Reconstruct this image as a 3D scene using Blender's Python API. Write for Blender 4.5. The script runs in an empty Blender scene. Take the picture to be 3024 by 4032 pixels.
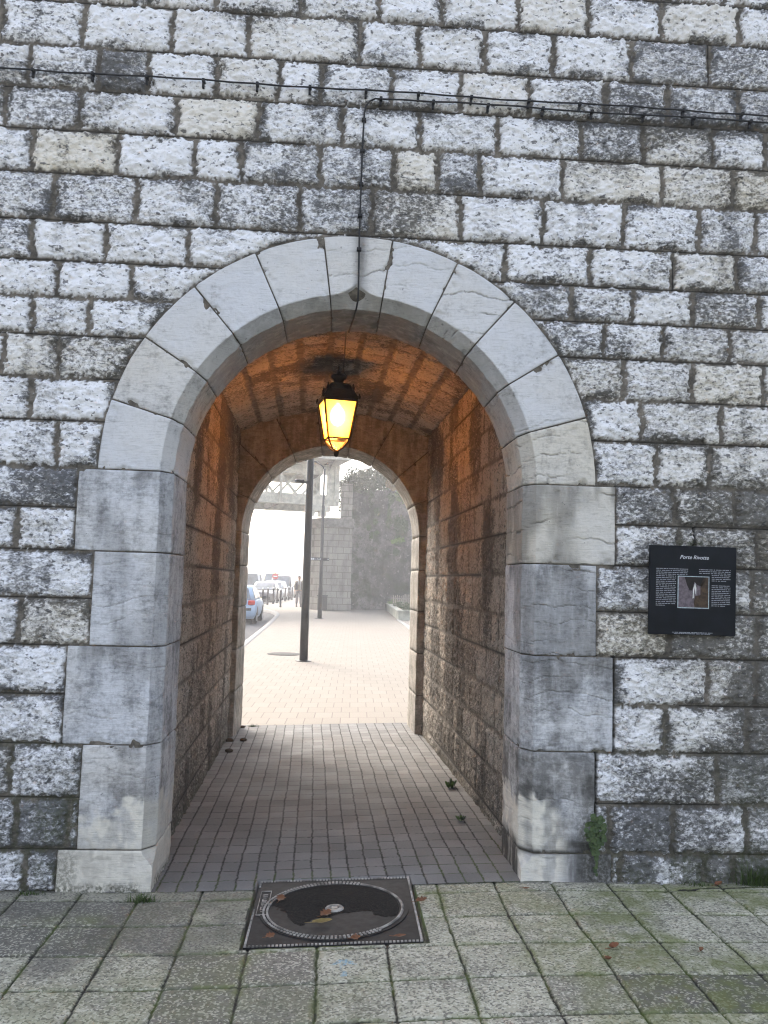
import bpy, bmesh, math, random
import numpy as np
from mathutils import Vector, Matrix, Euler

R = math.radians
sc = bpy.context.scene
COL = sc.collection

# ------------------------------------------------------------------ camera
cd = bpy.data.cameras.new("camera")
cam = bpy.data.objects.new("camera", cd)
COL.objects.link(cam)
_r = Vector((0.99772744, -0.06159714, 0.02730835))
_u = Vector((-0.03224406, -0.08061347, 0.99622376))
_f = Vector((0.05916311, 0.99484032, 0.08241641))
cam.matrix_world = Matrix(((_r.x, _u.x, -_f.x, 0.0), (_r.y, _u.y, -_f.y, -4.436),
                           (_r.z, _u.z, -_f.z, 1.62), (0, 0, 0, 1)))
cd.sensor_fit = 'VERTICAL'
cd.sensor_height = 36.0
cd.sensor_width = 27.0
cd.lens = 29.13
cd.clip_start = 0.05
cd.clip_end = 2000
sc.camera = cam

# ------------------------------------------------------------------ light
SUN_EL, SUN_AZ = R(38), R(-28)          # azimuth from +Y, negative = towards -X
SKY_STRENGTH = 0.15
SUN_STRENGTH = 0.5
EXPOSURE = 2.06
HAZE_DENSITY = 0.0031
LAMP_W = 8
w = bpy.data.worlds.new("World")
sc.world = w
w.use_nodes = True
nt = w.node_tree
sky = nt.nodes.new('ShaderNodeTexSky')
sky.sky_type = 'NISHITA'
sky.sun_disc = False
sky.sun_elevation = SUN_EL
sky.sun_rotation = SUN_AZ
sky.dust_density = 5.0
sky.air_density = 1.0
sky.ozone_density = 1.0
bg = nt.nodes['Background']
bg.inputs['Strength'].default_value = SKY_STRENGTH
hs = nt.nodes.new('ShaderNodeHueSaturation')      # a misty overcast sky is far less blue than a clear one
hs.inputs['Saturation'].default_value = 0.60
nt.links.new(sky.outputs[0], hs.inputs['Color'])
nt.links.new(hs.outputs[0], bg.inputs['Color'])
ld = bpy.data.lights.new("sun", 'SUN')
ld.energy = SUN_STRENGTH
ld.angle = R(18)
ld.color = (1.0, 0.93, 0.82)
sun = bpy.data.objects.new("sun", ld)
COL.objects.link(sun)
sd = Vector((math.sin(SUN_AZ) * math.cos(SUN_EL), math.cos(SUN_AZ) * math.cos(SUN_EL), math.sin(SUN_EL)))
sun.rotation_euler = sd.to_track_quat('Z', 'Y').to_euler()
sun.location = (-10, 20, 20)
sc.view_settings.view_transform = 'Standard'
sc.view_settings.look = 'None'
sc.view_settings.exposure = EXPOSURE
sc.view_settings.gamma = 1.0
sc.view_settings.use_curve_mapping = False
sc.cycles.use_denoising = True
sc.cycles.filter_width = 1.15
sc.cycles.max_bounces = 10
sc.cycles.diffuse_bounces = 4
sc.cycles.volume_bounces = 2
sc.cycles.transparent_max_bounces = 12
sc.cycles.sample_clamp_indirect = 6.0
sc.cycles.caustics_reflective = False
sc.cycles.caustics_refractive = False

# ------------------------------------------------------------------ numpy noise
_T = np.random.RandomState(7).rand(65536)


def _h(ix, iy, seed):
    return _T[((ix * 73856093) ^ (iy * 19349663) ^ (seed * 83492791)) & 65535]


def vn(x, y, seed=0):
    x = np.asarray(x, float); y = np.asarray(y, float)
    xi = np.floor(x).astype(np.int64); yi = np.floor(y).astype(np.int64)
    fx = x - xi; fy = y - yi
    fx = fx * fx * fx * (fx * (fx * 6 - 15) + 10); fy = fy * fy * fy * (fy * (fy * 6 - 15) + 10)
    a = _h(xi, yi, seed); b = _h(xi + 1, yi, seed); c = _h(xi, yi + 1, seed); d = _h(xi + 1, yi + 1, seed)
    return (a + (b - a) * fx) * (1 - fy) + (c + (d - c) * fx) * fy


def fbm(x, y, o=4, seed=0, g=0.5):
    s = 0; a = 1; t = 0
    for i in range(o):
        s = s + a * vn(x * 2 ** i + 17.3 * i, y * 2 ** i - 9.1 * i, seed + i)
        t += a; a *= g
    return s / t


def ss(a, b, x):
    t = np.clip((np.asarray(x, float) - a) / (b - a), 0, 1)
    return t * t * (3 - 2 * t)


def gz(x, y):
    """ground height: the street tips up slightly to the right"""
    t = 0.065 * ss(-1.1, 1.3, x) * (1 - ss(5, 12, y))
    return t - 0.010 * np.clip(y, 0, 5) * (1 - ss(5, 12, y))


# ------------------------------------------------------------------ material DSL
class M:
    def __init__(s, name, rough=0.9, spec=0.3):
        s.m = bpy.data.materials.new(name)
        s.m.use_nodes = True
        s.t = s.m.node_tree
        s.b = s.t.nodes['Principled BSDF']
        s.b.inputs['Roughness'].default_value = rough
        s.b.inputs['Specular IOR Level'].default_value = spec
        s._tc = None

    def n(s, typ, **k):
        nd = s.t.nodes.new(typ)
        for a, b in k.items():
            setattr(nd, a, b)
        return nd

    def l(s, a, b):
        s.t.links.new(a, b)

    def put(s, sock, v):
        if hasattr(v, 'node'):
            s.l(v, sock)
        elif isinstance(v, tuple) and len(v) == 3 and sock.type == 'RGBA':
            sock.default_value = (*v, 1)
        else:
            sock.default_value = v

    def co(s, scale=(1, 1, 1)):
        if s._tc is None:
            s._tc = s.n('ShaderNodeTexCoord')
        if scale == (1, 1, 1):
            return s._tc.outputs['Object']
        mp = s.n('ShaderNodeMapping')
        mp.inputs['Scale'].default_value = scale
        s.l(s._tc.outputs['Object'], mp.inputs['Vector'])
        return mp.outputs[0]

    def noise(s, sc_, detail=4, rough=0.55, co=None, dist=0.0):
        nd = s.n('ShaderNodeTexNoise')
        nd.inputs['Scale'].default_value = sc_
        nd.inputs['Detail'].default_value = detail
        nd.inputs['Roughness'].default_value = rough
        nd.inputs['Distortion'].default_value = dist
        s.l(co if co is not None else s.co(), nd.inputs['Vector'])
        return nd.outputs['Fac']

    def voro(s, sc_, co=None, feature='F1'):
        nd = s.n('ShaderNodeTexVoronoi')
        nd.feature = feature
        nd.inputs['Scale'].default_value = sc_
        s.l(co if co is not None else s.co(), nd.inputs['Vector'])
        return nd.outputs

    def rng(s, v, a, b, c=0.0, d=1.0, smooth=True):
        nd = s.n('ShaderNodeMapRange')
        nd.interpolation_type = 'SMOOTHSTEP' if smooth else 'LINEAR'
        s.put(nd.inputs[0], v)
        for i, q in enumerate((a, b, c, d)):
            s.put(nd.inputs[1 + i], q)
        return nd.outputs[0]

    def math(s, op, a, b=0.0, clamp=False):
        nd = s.n('ShaderNodeMath', operation=op)
        nd.use_clamp = clamp
        s.put(nd.inputs[0], a)
        s.put(nd.inputs[1], b)
        return nd.outputs[0]

    def mix(s, f, a, b, mode='MIX'):
        nd = s.n('ShaderNodeMix', data_type='RGBA', blend_type=mode)
        s.put(nd.inputs[0], f)
        s.put(nd.inputs[6], a)
        s.put(nd.inputs[7], b)
        return nd.outputs[2]

    def attr(s, name):
        nd = s.n('ShaderNodeAttribute')
        nd.attribute_name = name
        return nd.outputs['Fac']

    def color(s, c):
        s.put(s.b.inputs['Base Color'], c)
        return s

    def rough(s, v):
        s.put(s.b.inputs['Roughness'], v)
        return s

    def bump(s, h, dist=0.01, strength=1.0):
        nd = s.n('ShaderNodeBump')
        nd.inputs['Distance'].default_value = dist
        nd.inputs['Strength'].default_value = strength
        s.l(h, nd.inputs['Height'])
        s.l(nd.outputs[0], s.b.inputs['Normal'])
        return s


def plain(name, col, rough=0.6, spec=0.3, metal=0.0, var=0.25, scale=30.0, bump=0.0):
    m = M(name, rough, spec)
    n = m.noise(scale, 4)
    lo = tuple(c * (1 - var) for c in col)
    hi = tuple(min(1, c * (1 + var)) for c in col)
    m.color(m.mix(m.rng(n, 0.3, 0.7), lo, hi))
    m.b.inputs['Metallic'].default_value = metal
    if bump:
        m.bump(n, bump)
    return m.m


# ---- rough limestone masonry
def mat_rough(name='rough_limestone', w0=(0.82, 0.822, 0.862), w1=(0.73, 0.685, 0.615), g0=(0.155, 0.158, 0.172), g1=(0.20, 0.18, 0.145)):
    m = M(name, 0.93, 0.2)
    tone, warm, mort, line, moss, stain_shade = [m.attr(a) for a in ('tone', 'warm', 'mort', 'line', 'moss', 'stain_shade')]
    grain = m.attr('grain')
    spf = m.noise(50, 3, 0.6, m.co((0.8, 1, 1.25)))
    spc = m.noise(27, 4, 0.62, m.co((0.65, 1, 1.35)), 0.6)
    mxn = m.n('ShaderNodeMix', data_type='FLOAT')
    m.put(mxn.inputs[0], m.math('MULTIPLY', grain, 0.65)); m.put(mxn.inputs[2], spf); m.put(mxn.inputs[3], spc)
    sp = mxn.outputs[0]
    sp2 = m.noise(105, 3, 0.6, m.co((0.85, 1, 1.2)))
    big = m.noise(6.0, 4, 0.6)
    white = m.mix(warm, w0, w1)
    grey = m.mix(warm, g0, g1)
    f = m.math('ADD', m.math('MULTIPLY', sp, 1.45), m.math('MULTIPLY', sp2, 0.75))
    f = m.math('ADD', f, m.math('MULTIPLY', big, 0.45))
    f = m.math('ADD', f, m.math('MULTIPLY', tone, 0.36))      # tone 0 bright .. 1 dark
    f = m.math('ADD', f, m.math('MULTIPLY', stain_shade, 0.50))
    dark = m.rng(f, 1.37, 1.86)
    c = m.mix(dark, white, grey)
    pits = m.rng(m.noise(40, 2, 0.5, m.co((0.75, 1, 1.35))), 0.61, 0.68)
    c = m.mix(m.math('MULTIPLY', pits, 0.8), c, (0.06, 0.06, 0.066))
    c = m.mix(m.math('MULTIPLY', stain_shade, m.rng(sp, 0.40, 0.56, 0, 0.8)), c, (0.06, 0.058, 0.054))
    mo = m.mix(m.rng(m.noise(14, 5, 0.7), 0.35, 0.65), (0.080, 0.071, 0.060), (0.205, 0.180, 0.152))
    mo = m.mix(m.math('MULTIPLY', stain_shade, 0.7), mo, (0.06, 0.056, 0.05))
    c = m.mix(mort, c, mo)
    c = m.mix(line, c, (0.018, 0.016, 0.014))
    mg = m.math('MULTIPLY', moss, m.rng(m.noise(45, 4, 0.7), 0.35, 0.6))
    c = m.mix(mg, c, (0.055, 0.062, 0.028))
    m.color(c)
    m.bump(m.math('ADD', sp, m.math('MULTIPLY', sp2, 0.8)), 0.010, 0.8)
    return m.m


# ---- dressed stone
def mat_dressed():
    m = M('dressed_limestone', 0.85, 0.25)
    tone, warm, vein, clean, soot, mort, moss = [m.attr(a) for a in ('tone', 'warm', 'vein', 'clean', 'soot', 'mort', 'moss')]
    a = m.noise(5.0, 6, 0.62)
    b = m.noise(60, 4, 0.6)
    st = m.noise(7, 5, 0.6, m.co((2.4, 2.4, 0.5)))            # rain streaks run down
    light = m.mix(warm, (0.60, 0.605, 0.635), (0.62, 0.565, 0.47))
    dark = m.mix(warm, (0.215, 0.218, 0.23), (0.27, 0.24, 0.195))
    b2 = m.noise(24, 5, 0.7, m.co((0.7, 1, 1.5)))
    f = m.math('ADD', m.math('MULTIPLY', a, 0.8), m.math('MULTIPLY', b, 0.45))
    f = m.math('ADD', f, m.math('MULTIPLY', m.math('SUBTRACT', b2, 0.5), 0.75))
    f = m.math('ADD', f, m.math('MULTIPLY', st, 0.55))
    f = m.math('ADD', f, m.math('MULTIPLY', tone, 0.45))
    c = m.mix(m.rng(f, 0.95, 1.45), light, dark)
    pit = m.rng(m.noise(38, 3, 0.6), 0.67, 0.73)
    c = m.mix(m.math('MULTIPLY', pit, 0.6), c, (0.12, 0.12, 0.125))
    c = m.mix(m.math('MULTIPLY', clean, m.rng(a, 0.2, 0.5)), c, (0.68, 0.64, 0.56))
    c = m.mix(m.math('MULTIPLY', vein, 0.6), c, (0.10, 0.088, 0.075))
    c = m.mix(m.math('MULTIPLY', moss, m.rng(b, 0.35, 0.6)), c, (0.07, 0.073, 0.045))
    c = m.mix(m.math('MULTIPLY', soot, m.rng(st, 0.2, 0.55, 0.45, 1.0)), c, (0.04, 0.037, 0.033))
    c = m.mix(mort, c, (0.13, 0.115, 0.095))
    m.color(c)
    tool = m.noise(9, 4, 0.7, m.co((1.2, 1.2, 22)), 0.4)
    c = m.mix(m.rng(tool, 0.52, 0.68, 0, 0.28), c, (0.13, 0.13, 0.13))
    m.color(c)
    m.bump(m.math('ADD', m.math('MULTIPLY', m.math('ADD', b, tool), 0.6), m.math('ADD', a, m.math('MULTIPLY', vein, -0.8))), 0.006, 0.9)
    return m.m


# ---- exposed aggregate slabs
def mat_slab():
    m = M('exposed_aggregate', 0.85, 0.3)
    tone, mort, moss, damp, blue = [m.attr(a) for a in ('tone', 'mort', 'moss', 'damp', 'blue')]
    v = m.voro(115)
    v2 = m.voro(85)
    agg = m.rng(m.n('ShaderNodeSeparateColor').outputs[0], 0, 1)
    nd = [x for x in m.t.nodes if x.type == 'SEPARATE_COLOR'][0]
    m.l(v['Color'], nd.inputs[0])
    base = m.mix(m.rng(tone, 0, 1), (0.45, 0.43, 0.335), (0.115, 0.108, 0.095))
    n = m.noise(6, 5, 0.6)
    base = m.mix(m.rng(n, 0.42, 0.66, 0, 0.6), base, (0.21, 0.20, 0.165))
    c = m.mix(m.rng(agg, 0.84, 0.90, 0, 0.7), base, (0.10, 0.093, 0.08))
    c = m.mix(m.rng(agg, 0.10, 0.18, 0.5, 0.0), c, (0.68, 0.65, 0.54))
    n3 = m.noise(110, 3, 0.6)
    c = m.mix(m.rng(n3, 0.60, 0.75, 0, 0.5), c, (0.12, 0.113, 0.10))
    green = m.math('MULTIPLY', moss, m.rng(m.noise(9, 5, 0.65), 0.28, 0.6))
    c = m.mix(m.math('MULTIPLY', green, 0.75), c, (0.135, 0.155, 0.045))
    c = m.mix(m.math('MULTIPLY', damp, 0.6), c, (0.085, 0.08, 0.075))
    c = m.mix(m.math('MULTIPLY', blue, m.rng(n3, 0.38, 0.6)), c, (0.20, 0.38, 0.50))
    mj = m.mix(m.rng(m.noise(5, 4, 0.6), 0.40, 0.60), (0.022, 0.02, 0.017), (0.062, 0.085, 0.018))
    c = m.mix(mort, c, mj)
    m.color(c)
    m.rough(m.rng(tone, 0, 1, 0.88, 0.6))
    m.bump(n3, 0.003, 0.5)
    return m.m


# ---- tunnel cobbles
def mat_cobble():
    m = M('concrete_setts', 0.85, 0.2)
    tone, mort, moss = [m.attr(a) for a in ('tone', 'mort', 'moss')]
    n = m.noise(130, 4, 0.65)
    b = m.noise(2.2, 4, 0.6)
    c = m.mix(tone, (0.138, 0.138, 0.136), (0.202, 0.201, 0.197))
    c = m.mix(m.rng(b, 0.35, 0.7, 0, 0.45), c, (0.14, 0.132, 0.125))
    c = m.mix(m.rng(n, 0.55, 0.72, 0, 0.6), c, (0.085, 0.082, 0.08))
    c = m.mix(m.rng(n, 0.28, 0.38, 0.5, 0), c, (0.42, 0.40, 0.37))
    mj = m.mix(moss, (0.016, 0.015, 0.014), (0.045, 0.065, 0.015))
    c = m.mix(mort, c, mj)
    m.color(c)
    m.rough(m.rng(b, 0.3, 0.7, 0.75, 0.95))
    m.bump(n, 0.0025, 0.8)
    return m.m


ROUGH = mat_rough()
PASSAGE = mat_rough('passage_limestone_shaded', (0.40, 0.385, 0.36), (0.39, 0.345, 0.285), (0.11, 0.102, 0.093), (0.125, 0.105, 0.083))  # brown passage stone, with the passage's shade also put into its darker colours
DRESS = mat_dressed()
SLAB = mat_slab()
COBBLE = mat_cobble()
MORTAR = plain('lime_mortar', (0.12, 0.105, 0.088), 0.95, 0.1, var=0.35, scale=40)


def mat_plaza():
    m = M('pale_paving', 0.85, 0.25)
    br = m.n('ShaderNodeTexBrick')
    br.offset = 0.5
    br.inputs['Scale'].default_value = 1.0
    br.inputs['Brick Width'].default_value = 0.21
    br.inputs['Row Height'].default_value = 0.40
    br.inputs['Mortar Size'].default_value = 0.006
    br.inputs['Mortar Smooth'].default_value = 0.2
    br.inputs['Bias'].default_value = -0.2
    br.inputs['Color1'].default_value = (0.215, 0.192, 0.164, 1)
    br.inputs['Color2'].default_value = (0.236, 0.212, 0.182, 1)
    br.inputs['Mortar'].default_value = (0.135, 0.117, 0.098, 1)
    mp = m.n('ShaderNodeMapping')
    mp.inputs['Rotation'].default_value = (0, 0, R(1.5))
    m.l(m.co(), mp.inputs['Vector'])
    m.l(mp.outputs[0], br.inputs['Vector'])
    n = m.noise(0.5, 5, 0.6)
    c = m.mix(m.rng(n, 0.4, 0.75, 0, 0.35), br.outputs['Color'], (0.19, 0.168, 0.145))
    n2 = m.noise(90, 3)
    c = m.mix(m.rng(n2, 0.55, 0.75, 0, 0.3), c, (0.2, 0.18, 0.16))
    m.color(c)
    m.bump(br.outputs['Fac'], 0.004, -0.6)
    return m.m


def mat_blocks(name, c1, c2, mortar, bw, rh, stain_shade):
    m = M(name, 0.92, 0.2)
    br = m.n('ShaderNodeTexBrick')
    br.inputs['Scale'].default_value = 1.0
    br.inputs['Brick Width'].default_value = bw
    br.inputs['Row Height'].default_value = rh
    br.inputs['Mortar Size'].default_value = 0.018
    br.inputs['Color1'].default_value = (*c1, 1)
    br.inputs['Color2'].default_value = (*c2, 1)
    br.inputs['Mortar'].default_value = (*mortar, 1)
    sx = m.n('ShaderNodeSeparateXYZ')
    m.l(m.co(), sx.inputs[0])
    cb = m.n('ShaderNodeCombineXYZ')
    m.l(m.math('ADD', sx.outputs[0], m.math('MULTIPLY', sx.outputs[1], 0.8)), cb.inputs[0])
    m.l(sx.outputs[2], cb.inputs[1])
    m.l(cb.outputs[0], br.inputs['Vector'])
    n = m.noise(1.6, 6, 0.65, m.co((1.6, 1.6, 0.5)))
    c = m.mix(m.rng(n, 0.42, 0.68, 0, stain_shade), br.outputs['Color'], tuple(q * 0.3 for q in c1))
    m.color(c)
    m.bump(m.math('ADD', br.outputs['Fac'], m.math('MULTIPLY', m.noise(25, 4), -0.6)), 0.02, -0.7)
    return m.m


PLAZA = mat_plaza()
PIERSTONE = mat_blocks('pier_ashlar', (0.33, 0.305, 0.265), (0.26, 0.24, 0.21), (0.15, 0.135, 0.115), 0.62, 0.33, 0.6)
CORESTONE = mat_blocks('far_face_masonry', (0.33, 0.32, 0.30), (0.26, 0.255, 0.24), (0.13, 0.12, 0.10), 0.45, 0.24, 0.6)
ASPHALT = plain('asphalt', (0.085, 0.085, 0.088), 0.9, 0.2, var=0.25, scale=60, bump=0.004)
KERB = plain('granite_kerb', (0.30, 0.29, 0.275), 0.85, 0.25, var=0.2, scale=14, bump=0.003)
EARTH = plain('earth', (0.17, 0.16, 0.13), 0.95, 0.1, var=0.3, scale=0.8)
IRON = plain('weathered_cast_iron', (0.017, 0.0165, 0.0175), 0.65, 0.18, metal=0.0, var=0.35, scale=22, bump=0.002)
WORN = plain('worn_iron_edge', (0.25, 0.235, 0.215), 0.6, 0.3, metal=0.0, var=0.65, scale=14, bump=0.001)
BLACKP = plain('black_paint', (0.016, 0.016, 0.018), 0.42, 0.45, var=0.3, scale=20)
LANTERNP = plain('lantern_black_iron', (0.018, 0.014, 0.011), 0.5, 0.4, var=0.4, scale=40, bump=0.001)
CABLEM = plain('black_cable_rubber', (0.013, 0.013, 0.015), 0.6, 0.35, var=0.2, scale=60)
CREAMP = plain('cream_bridge_paint', (0.50, 0.475, 0.40), 0.6, 0.3, var=0.22, scale=4)
UNDERP = plain('dull_grey_brown', (0.20, 0.185, 0.165), 0.8, 0.2, var=0.3, scale=5)  # darker grey-brown for the cross beams and the pier cap
SIGNB = plain('sign_enamel', (0.0045, 0.006, 0.0095), 0.5, 0.15, var=0.25, scale=12)
SIGNW = plain('sign_lettering', (0.62, 0.64, 0.68), 0.6, 0.2, var=0.05)
SIGNG = plain('sign_small_print', (0.27, 0.28, 0.31), 0.6, 0.2, var=0.3, scale=180)
PICF = plain('picture_border', (0.36, 0.42, 0.45), 0.5, 0.3, var=0.25, scale=120)
GLASSD = plain('car_glass', (0.10, 0.125, 0.15), 0.12, 0.6, var=0.3, scale=2)
RUBBER = plain('tyre_rubber', (0.02, 0.02, 0.021), 0.85, 0.2, var=0.2)
RIMM = plain('wheel_rim', (0.45, 0.45, 0.47), 0.4, 0.5, metal=0.6, var=0.15)
REDL = plain('red_lamp_lens', (0.55, 0.035, 0.025), 0.25, 0.5, var=0.15)
CLEARL = plain('headlamp_lens', (0.62, 0.64, 0.66), 0.2, 0.5, var=0.1)
PLATEY = plain('plate_yellow', (0.62, 0.50, 0.17), 0.5, 0.3, var=0.08)
PLATEW = plain('plate_white', (0.66, 0.66, 0.63), 0.5, 0.3, var=0.05)
DPLAST = plain('dark_bumper_plastic', (0.03, 0.032, 0.036), 0.6, 0.3, var=0.2)
SKIN = plain('skin', (0.42, 0.26, 0.19), 0.6, 0.3, var=0.08)
HAIRM = plain('brown_hair', (0.07, 0.05, 0.036), 0.7, 0.3, var=0.3)
VESTM = plain('dark_vest_cloth', (0.06, 0.052, 0.06), 0.9, 0.1, var=0.3, scale=20)
SHIRTM = plain('beige_cloth', (0.35, 0.315, 0.27), 0.9, 0.1, var=0.2, scale=20)
SCARFM = plain('pale_scarf', (0.52, 0.53, 0.55), 0.9, 0.1, var=0.15)
TROUSM = plain('grey_trousers', (0.20, 0.19, 0.20), 0.9, 0.1, var=0.2, scale=15)
SHOEM = plain('dark_boots', (0.05, 0.042, 0.04), 0.6, 0.3, var=0.2)
TWIG = plain('bark', (0.10, 0.08, 0.06), 0.9, 0.1, var=0.3)
PALEWOOD = plain('weathered_wood', (0.33, 0.29, 0.24), 0.9, 0.1, var=0.3, scale=9)
SOILM = plain('soil', (0.07, 0.055, 0.04), 0.95, 0.1, var=0.4, scale=15)
PLANTERM = plain('mossy_concrete', (0.36, 0.36, 0.30), 0.9, 0.2, var=0.3, scale=3, bump=0.005)


def mat_leaf(name, a, b, rough=0.6):
    m = M(name, rough, 0.25)
    t = m.attr('tone')
    n = m.noise(30, 3)
    c = m.mix(t, a, b)
    m.color(m.mix(m.rng(n, 0.3, 0.7, 0, 0.3), c, tuple(q * 0.6 for q in a)))
    return m.m


LEAFG = mat_leaf('green_leaves', (0.035, 0.060, 0.022), (0.085, 0.120, 0.045))
LEAFD = mat_leaf('dark_ivy', (0.028, 0.048, 0.018), (0.075, 0.105, 0.040))
LEAFY = mat_leaf('yellowing_leaves', (0.17, 0.125, 0.045), (0.28, 0.21, 0.08))
LEAFB = mat_leaf('bright_leaves', (0.09, 0.15, 0.04), (0.16, 0.24, 0.07))
LEAFO = mat_leaf('orange_dead_leaf', (0.15, 0.055, 0.026), (0.20, 0.085, 0.040))
LEAFBR = mat_leaf('brown_dead_leaf', (0.13, 0.055, 0.03), (0.20, 0.095, 0.045))
GRASSM = mat_leaf('grass_blades', (0.030, 0.055, 0.012), (0.07, 0.11, 0.025))


# ------------------------------------------------------------------ object helpers
def tag(o, label=None, cat=None, group=None, kind=None):
    if label: o['label'] = label
    if cat: o['category'] = cat
    if group: o['group'] = group
    if kind: o['kind'] = kind
    return o


def thing(name, label, cat, loc=(0, 0, 0), rot=(0, 0, 0), group=None):
    o = bpy.data.objects.new(name, None)
    o.empty_display_size = 0.1
    COL.objects.link(o)
    o.location = loc
    o.rotation_euler = rot
    return tag(o, label, cat, group)


def link_mesh(name, me, mat, parent=None, smooth=True):
    o = bpy.data.objects.new(name, me)
    COL.objects.link(o)
    if mat is not None:
        me.materials.append(mat)
    if parent is not None:
        o.parent = parent
    if smooth:
        me.polygons.foreach_set('use_smooth', np.ones(len(me.polygons), bool))
    return o


def raw_mesh(name, V, F, attrs, mat, parent=None, smooth=True):
    V = np.ascontiguousarray(V, dtype=np.float32)
    F = np.ascontiguousarray(F, dtype=np.int32)
    me = bpy.data.meshes.new(name)
    me.vertices.add(len(V))
    me.vertices.foreach_set('co', V.ravel())
    k = F.shape[1]
    me.loops.add(F.size)
    me.loops.foreach_set('vertex_index', F.ravel())
    me.polygons.add(len(F))
    me.polygons.foreach_set('loop_start', np.arange(0, F.size, k, dtype=np.int32))
    me.polygons.foreach_set('loop_total', np.full(len(F), k, dtype=np.int32))
    for a, v in (attrs or {}).items():
        at = me.attributes.new(a, 'FLOAT', 'POINT')
        at.data.foreach_set('value', np.ascontiguousarray(v, dtype=np.float32).ravel())
    me.update(calc_edges=True)
    me.validate()
    return link_mesh(name, me, mat, parent, smooth)


def grid_faces(n, m, flip=False):
    i = np.arange(n * m).reshape(n, m)
    a, b, c, d = i[:-1, :-1], i[1:, :-1], i[1:, 1:], i[:-1, 1:]
    f = np.stack([a, b, c, d] if not flip else [a, d, c, b], -1)
    return f.reshape(-1, 4)


class MB:
    def __init__(s):
        s.bm = bmesh.new()

    def box(s, c, size, rot=None, bevel=0.0):
        r = bmesh.ops.create_cube(s.bm, size=1.0)
        vs = r['verts']
        mt = Matrix.Translation(c) @ (rot.to_matrix().to_4x4() if rot is not None else Matrix()) @ Matrix.Diagonal((*size, 1))
        bmesh.ops.transform(s.bm, matrix=mt, verts=vs)
        if bevel:
            es = list({e for v in vs for e in v.link_edges})
            bmesh.ops.bevel(s.bm, geom=es, offset=bevel, segments=2, affect='EDGES', profile=0.5)
        return s

    def bar(s, a, b, wdt, thk=None, up=(0, 0, 1)):
        a, b = Vector(a), Vector(b)
        d = b - a
        z = d.normalized()
        x = Vector(up).cross(z)
        if x.length < 1e-4:
            x = Vector((1, 0, 0)).cross(z)
        x.normalize()
        y = z.cross(x)
        thk = thk or wdt
        r = bmesh.ops.create_cube(s.bm, size=1.0)
        mt = Matrix((( x.x * wdt, y.x * thk, z.x * d.length, (a.x + b.x) / 2),
                     ( x.y * wdt, y.y * thk, z.y * d.length, (a.y + b.y) / 2),
                     ( x.z * wdt, y.z * thk, z.z * d.length, (a.z + b.z) / 2), (0, 0, 0, 1)))
        bmesh.ops.transform(s.bm, matrix=mt, verts=r['verts'])
        return s

    def tube(s, pts, rad, n=8, cap=True):
        pts = [Vector(p) for p in pts]
        rr = rad if isinstance(rad, (list, tuple)) else [rad] * len(pts)
        rings = []
        prev = None
        for i, p in enumerate(pts):
            t = (pts[min(i + 1, len(pts) - 1)] - pts[max(i - 1, 0)]).normalized()
            if prev is None:
                x = t.orthogonal().normalized()
            else:
                x = (prev - t * prev.dot(t))
                x = x.normalized() if x.length > 1e-5 else t.orthogonal().normalized()
            prev = x
            y = t.cross(x)
            rings.append([s.bm.verts.new(p + (x * math.cos(2 * math.pi * k / n) + y * math.sin(2 * math.pi * k / n)) * rr[i]) for k in range(n)])
        for a, b in zip(rings, rings[1:]):
            for k in range(n):
                s.bm.faces.new((a[k], a[(k + 1) % n], b[(k + 1) % n], b[k]))
        if cap:
            s.bm.faces.new(rings[0][::-1])
            s.bm.faces.new(rings[-1])
        return s

    def lathe(s, prof, n=24, c=(0, 0, 0), sq=False, cap=True, rot=0.0):
        rings = []
        for r_, z in prof:
            ring = []
            for k in range(n):
                a = 2 * math.pi * (k + 0.5 * sq) / n + rot
                q = r_ * (math.sqrt(2) if sq else 1)
                ring.append(s.bm.verts.new((c[0] + q * math.cos(a), c[1] + q * math.sin(a), c[2] + z)))
            rings.append(ring)
        for a, b in zip(rings, rings[1:]):
            for k in range(n):
                s.bm.faces.new((a[k], a[(k + 1) % n], b[(k + 1) % n], b[k]))
        if cap:
            s.bm.faces.new(rings[0][::-1])
            s.bm.faces.new(rings[-1])
        return s

    def poly(s, pts):
        s.bm.faces.new([s.bm.verts.new(p) for p in pts])
        return s

    def prism(s, pts2, z0, z1, scale_top=None, c=(0, 0)):
        a = [s.bm.verts.new((x, y, z0)) for x, y in pts2]
        k = scale_top or 1.0
        b = [s.bm.verts.new((c[0] + (x - c[0]) * k, c[1] + (y - c[1]) * k, z1)) for x, y in pts2]
        n = len(a)
        for i in range(n):
            s.bm.faces.new((a[i], a[(i + 1) % n], b[(i + 1) % n], b[i]))
        s.bm.faces.new(a[::-1])
        s.bm.faces.new(b)
        return s

    def build(s, name, mat, parent=None, smooth=False):
        bmesh.ops.recalc_face_normals(s.bm, faces=s.bm.faces[:])
        me = bpy.data.meshes.new(name)
        s.bm.to_mesh(me)
        s.bm.free()
        return link_mesh(name, me, mat, parent, smooth)


rnd = random.Random(5)

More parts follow.
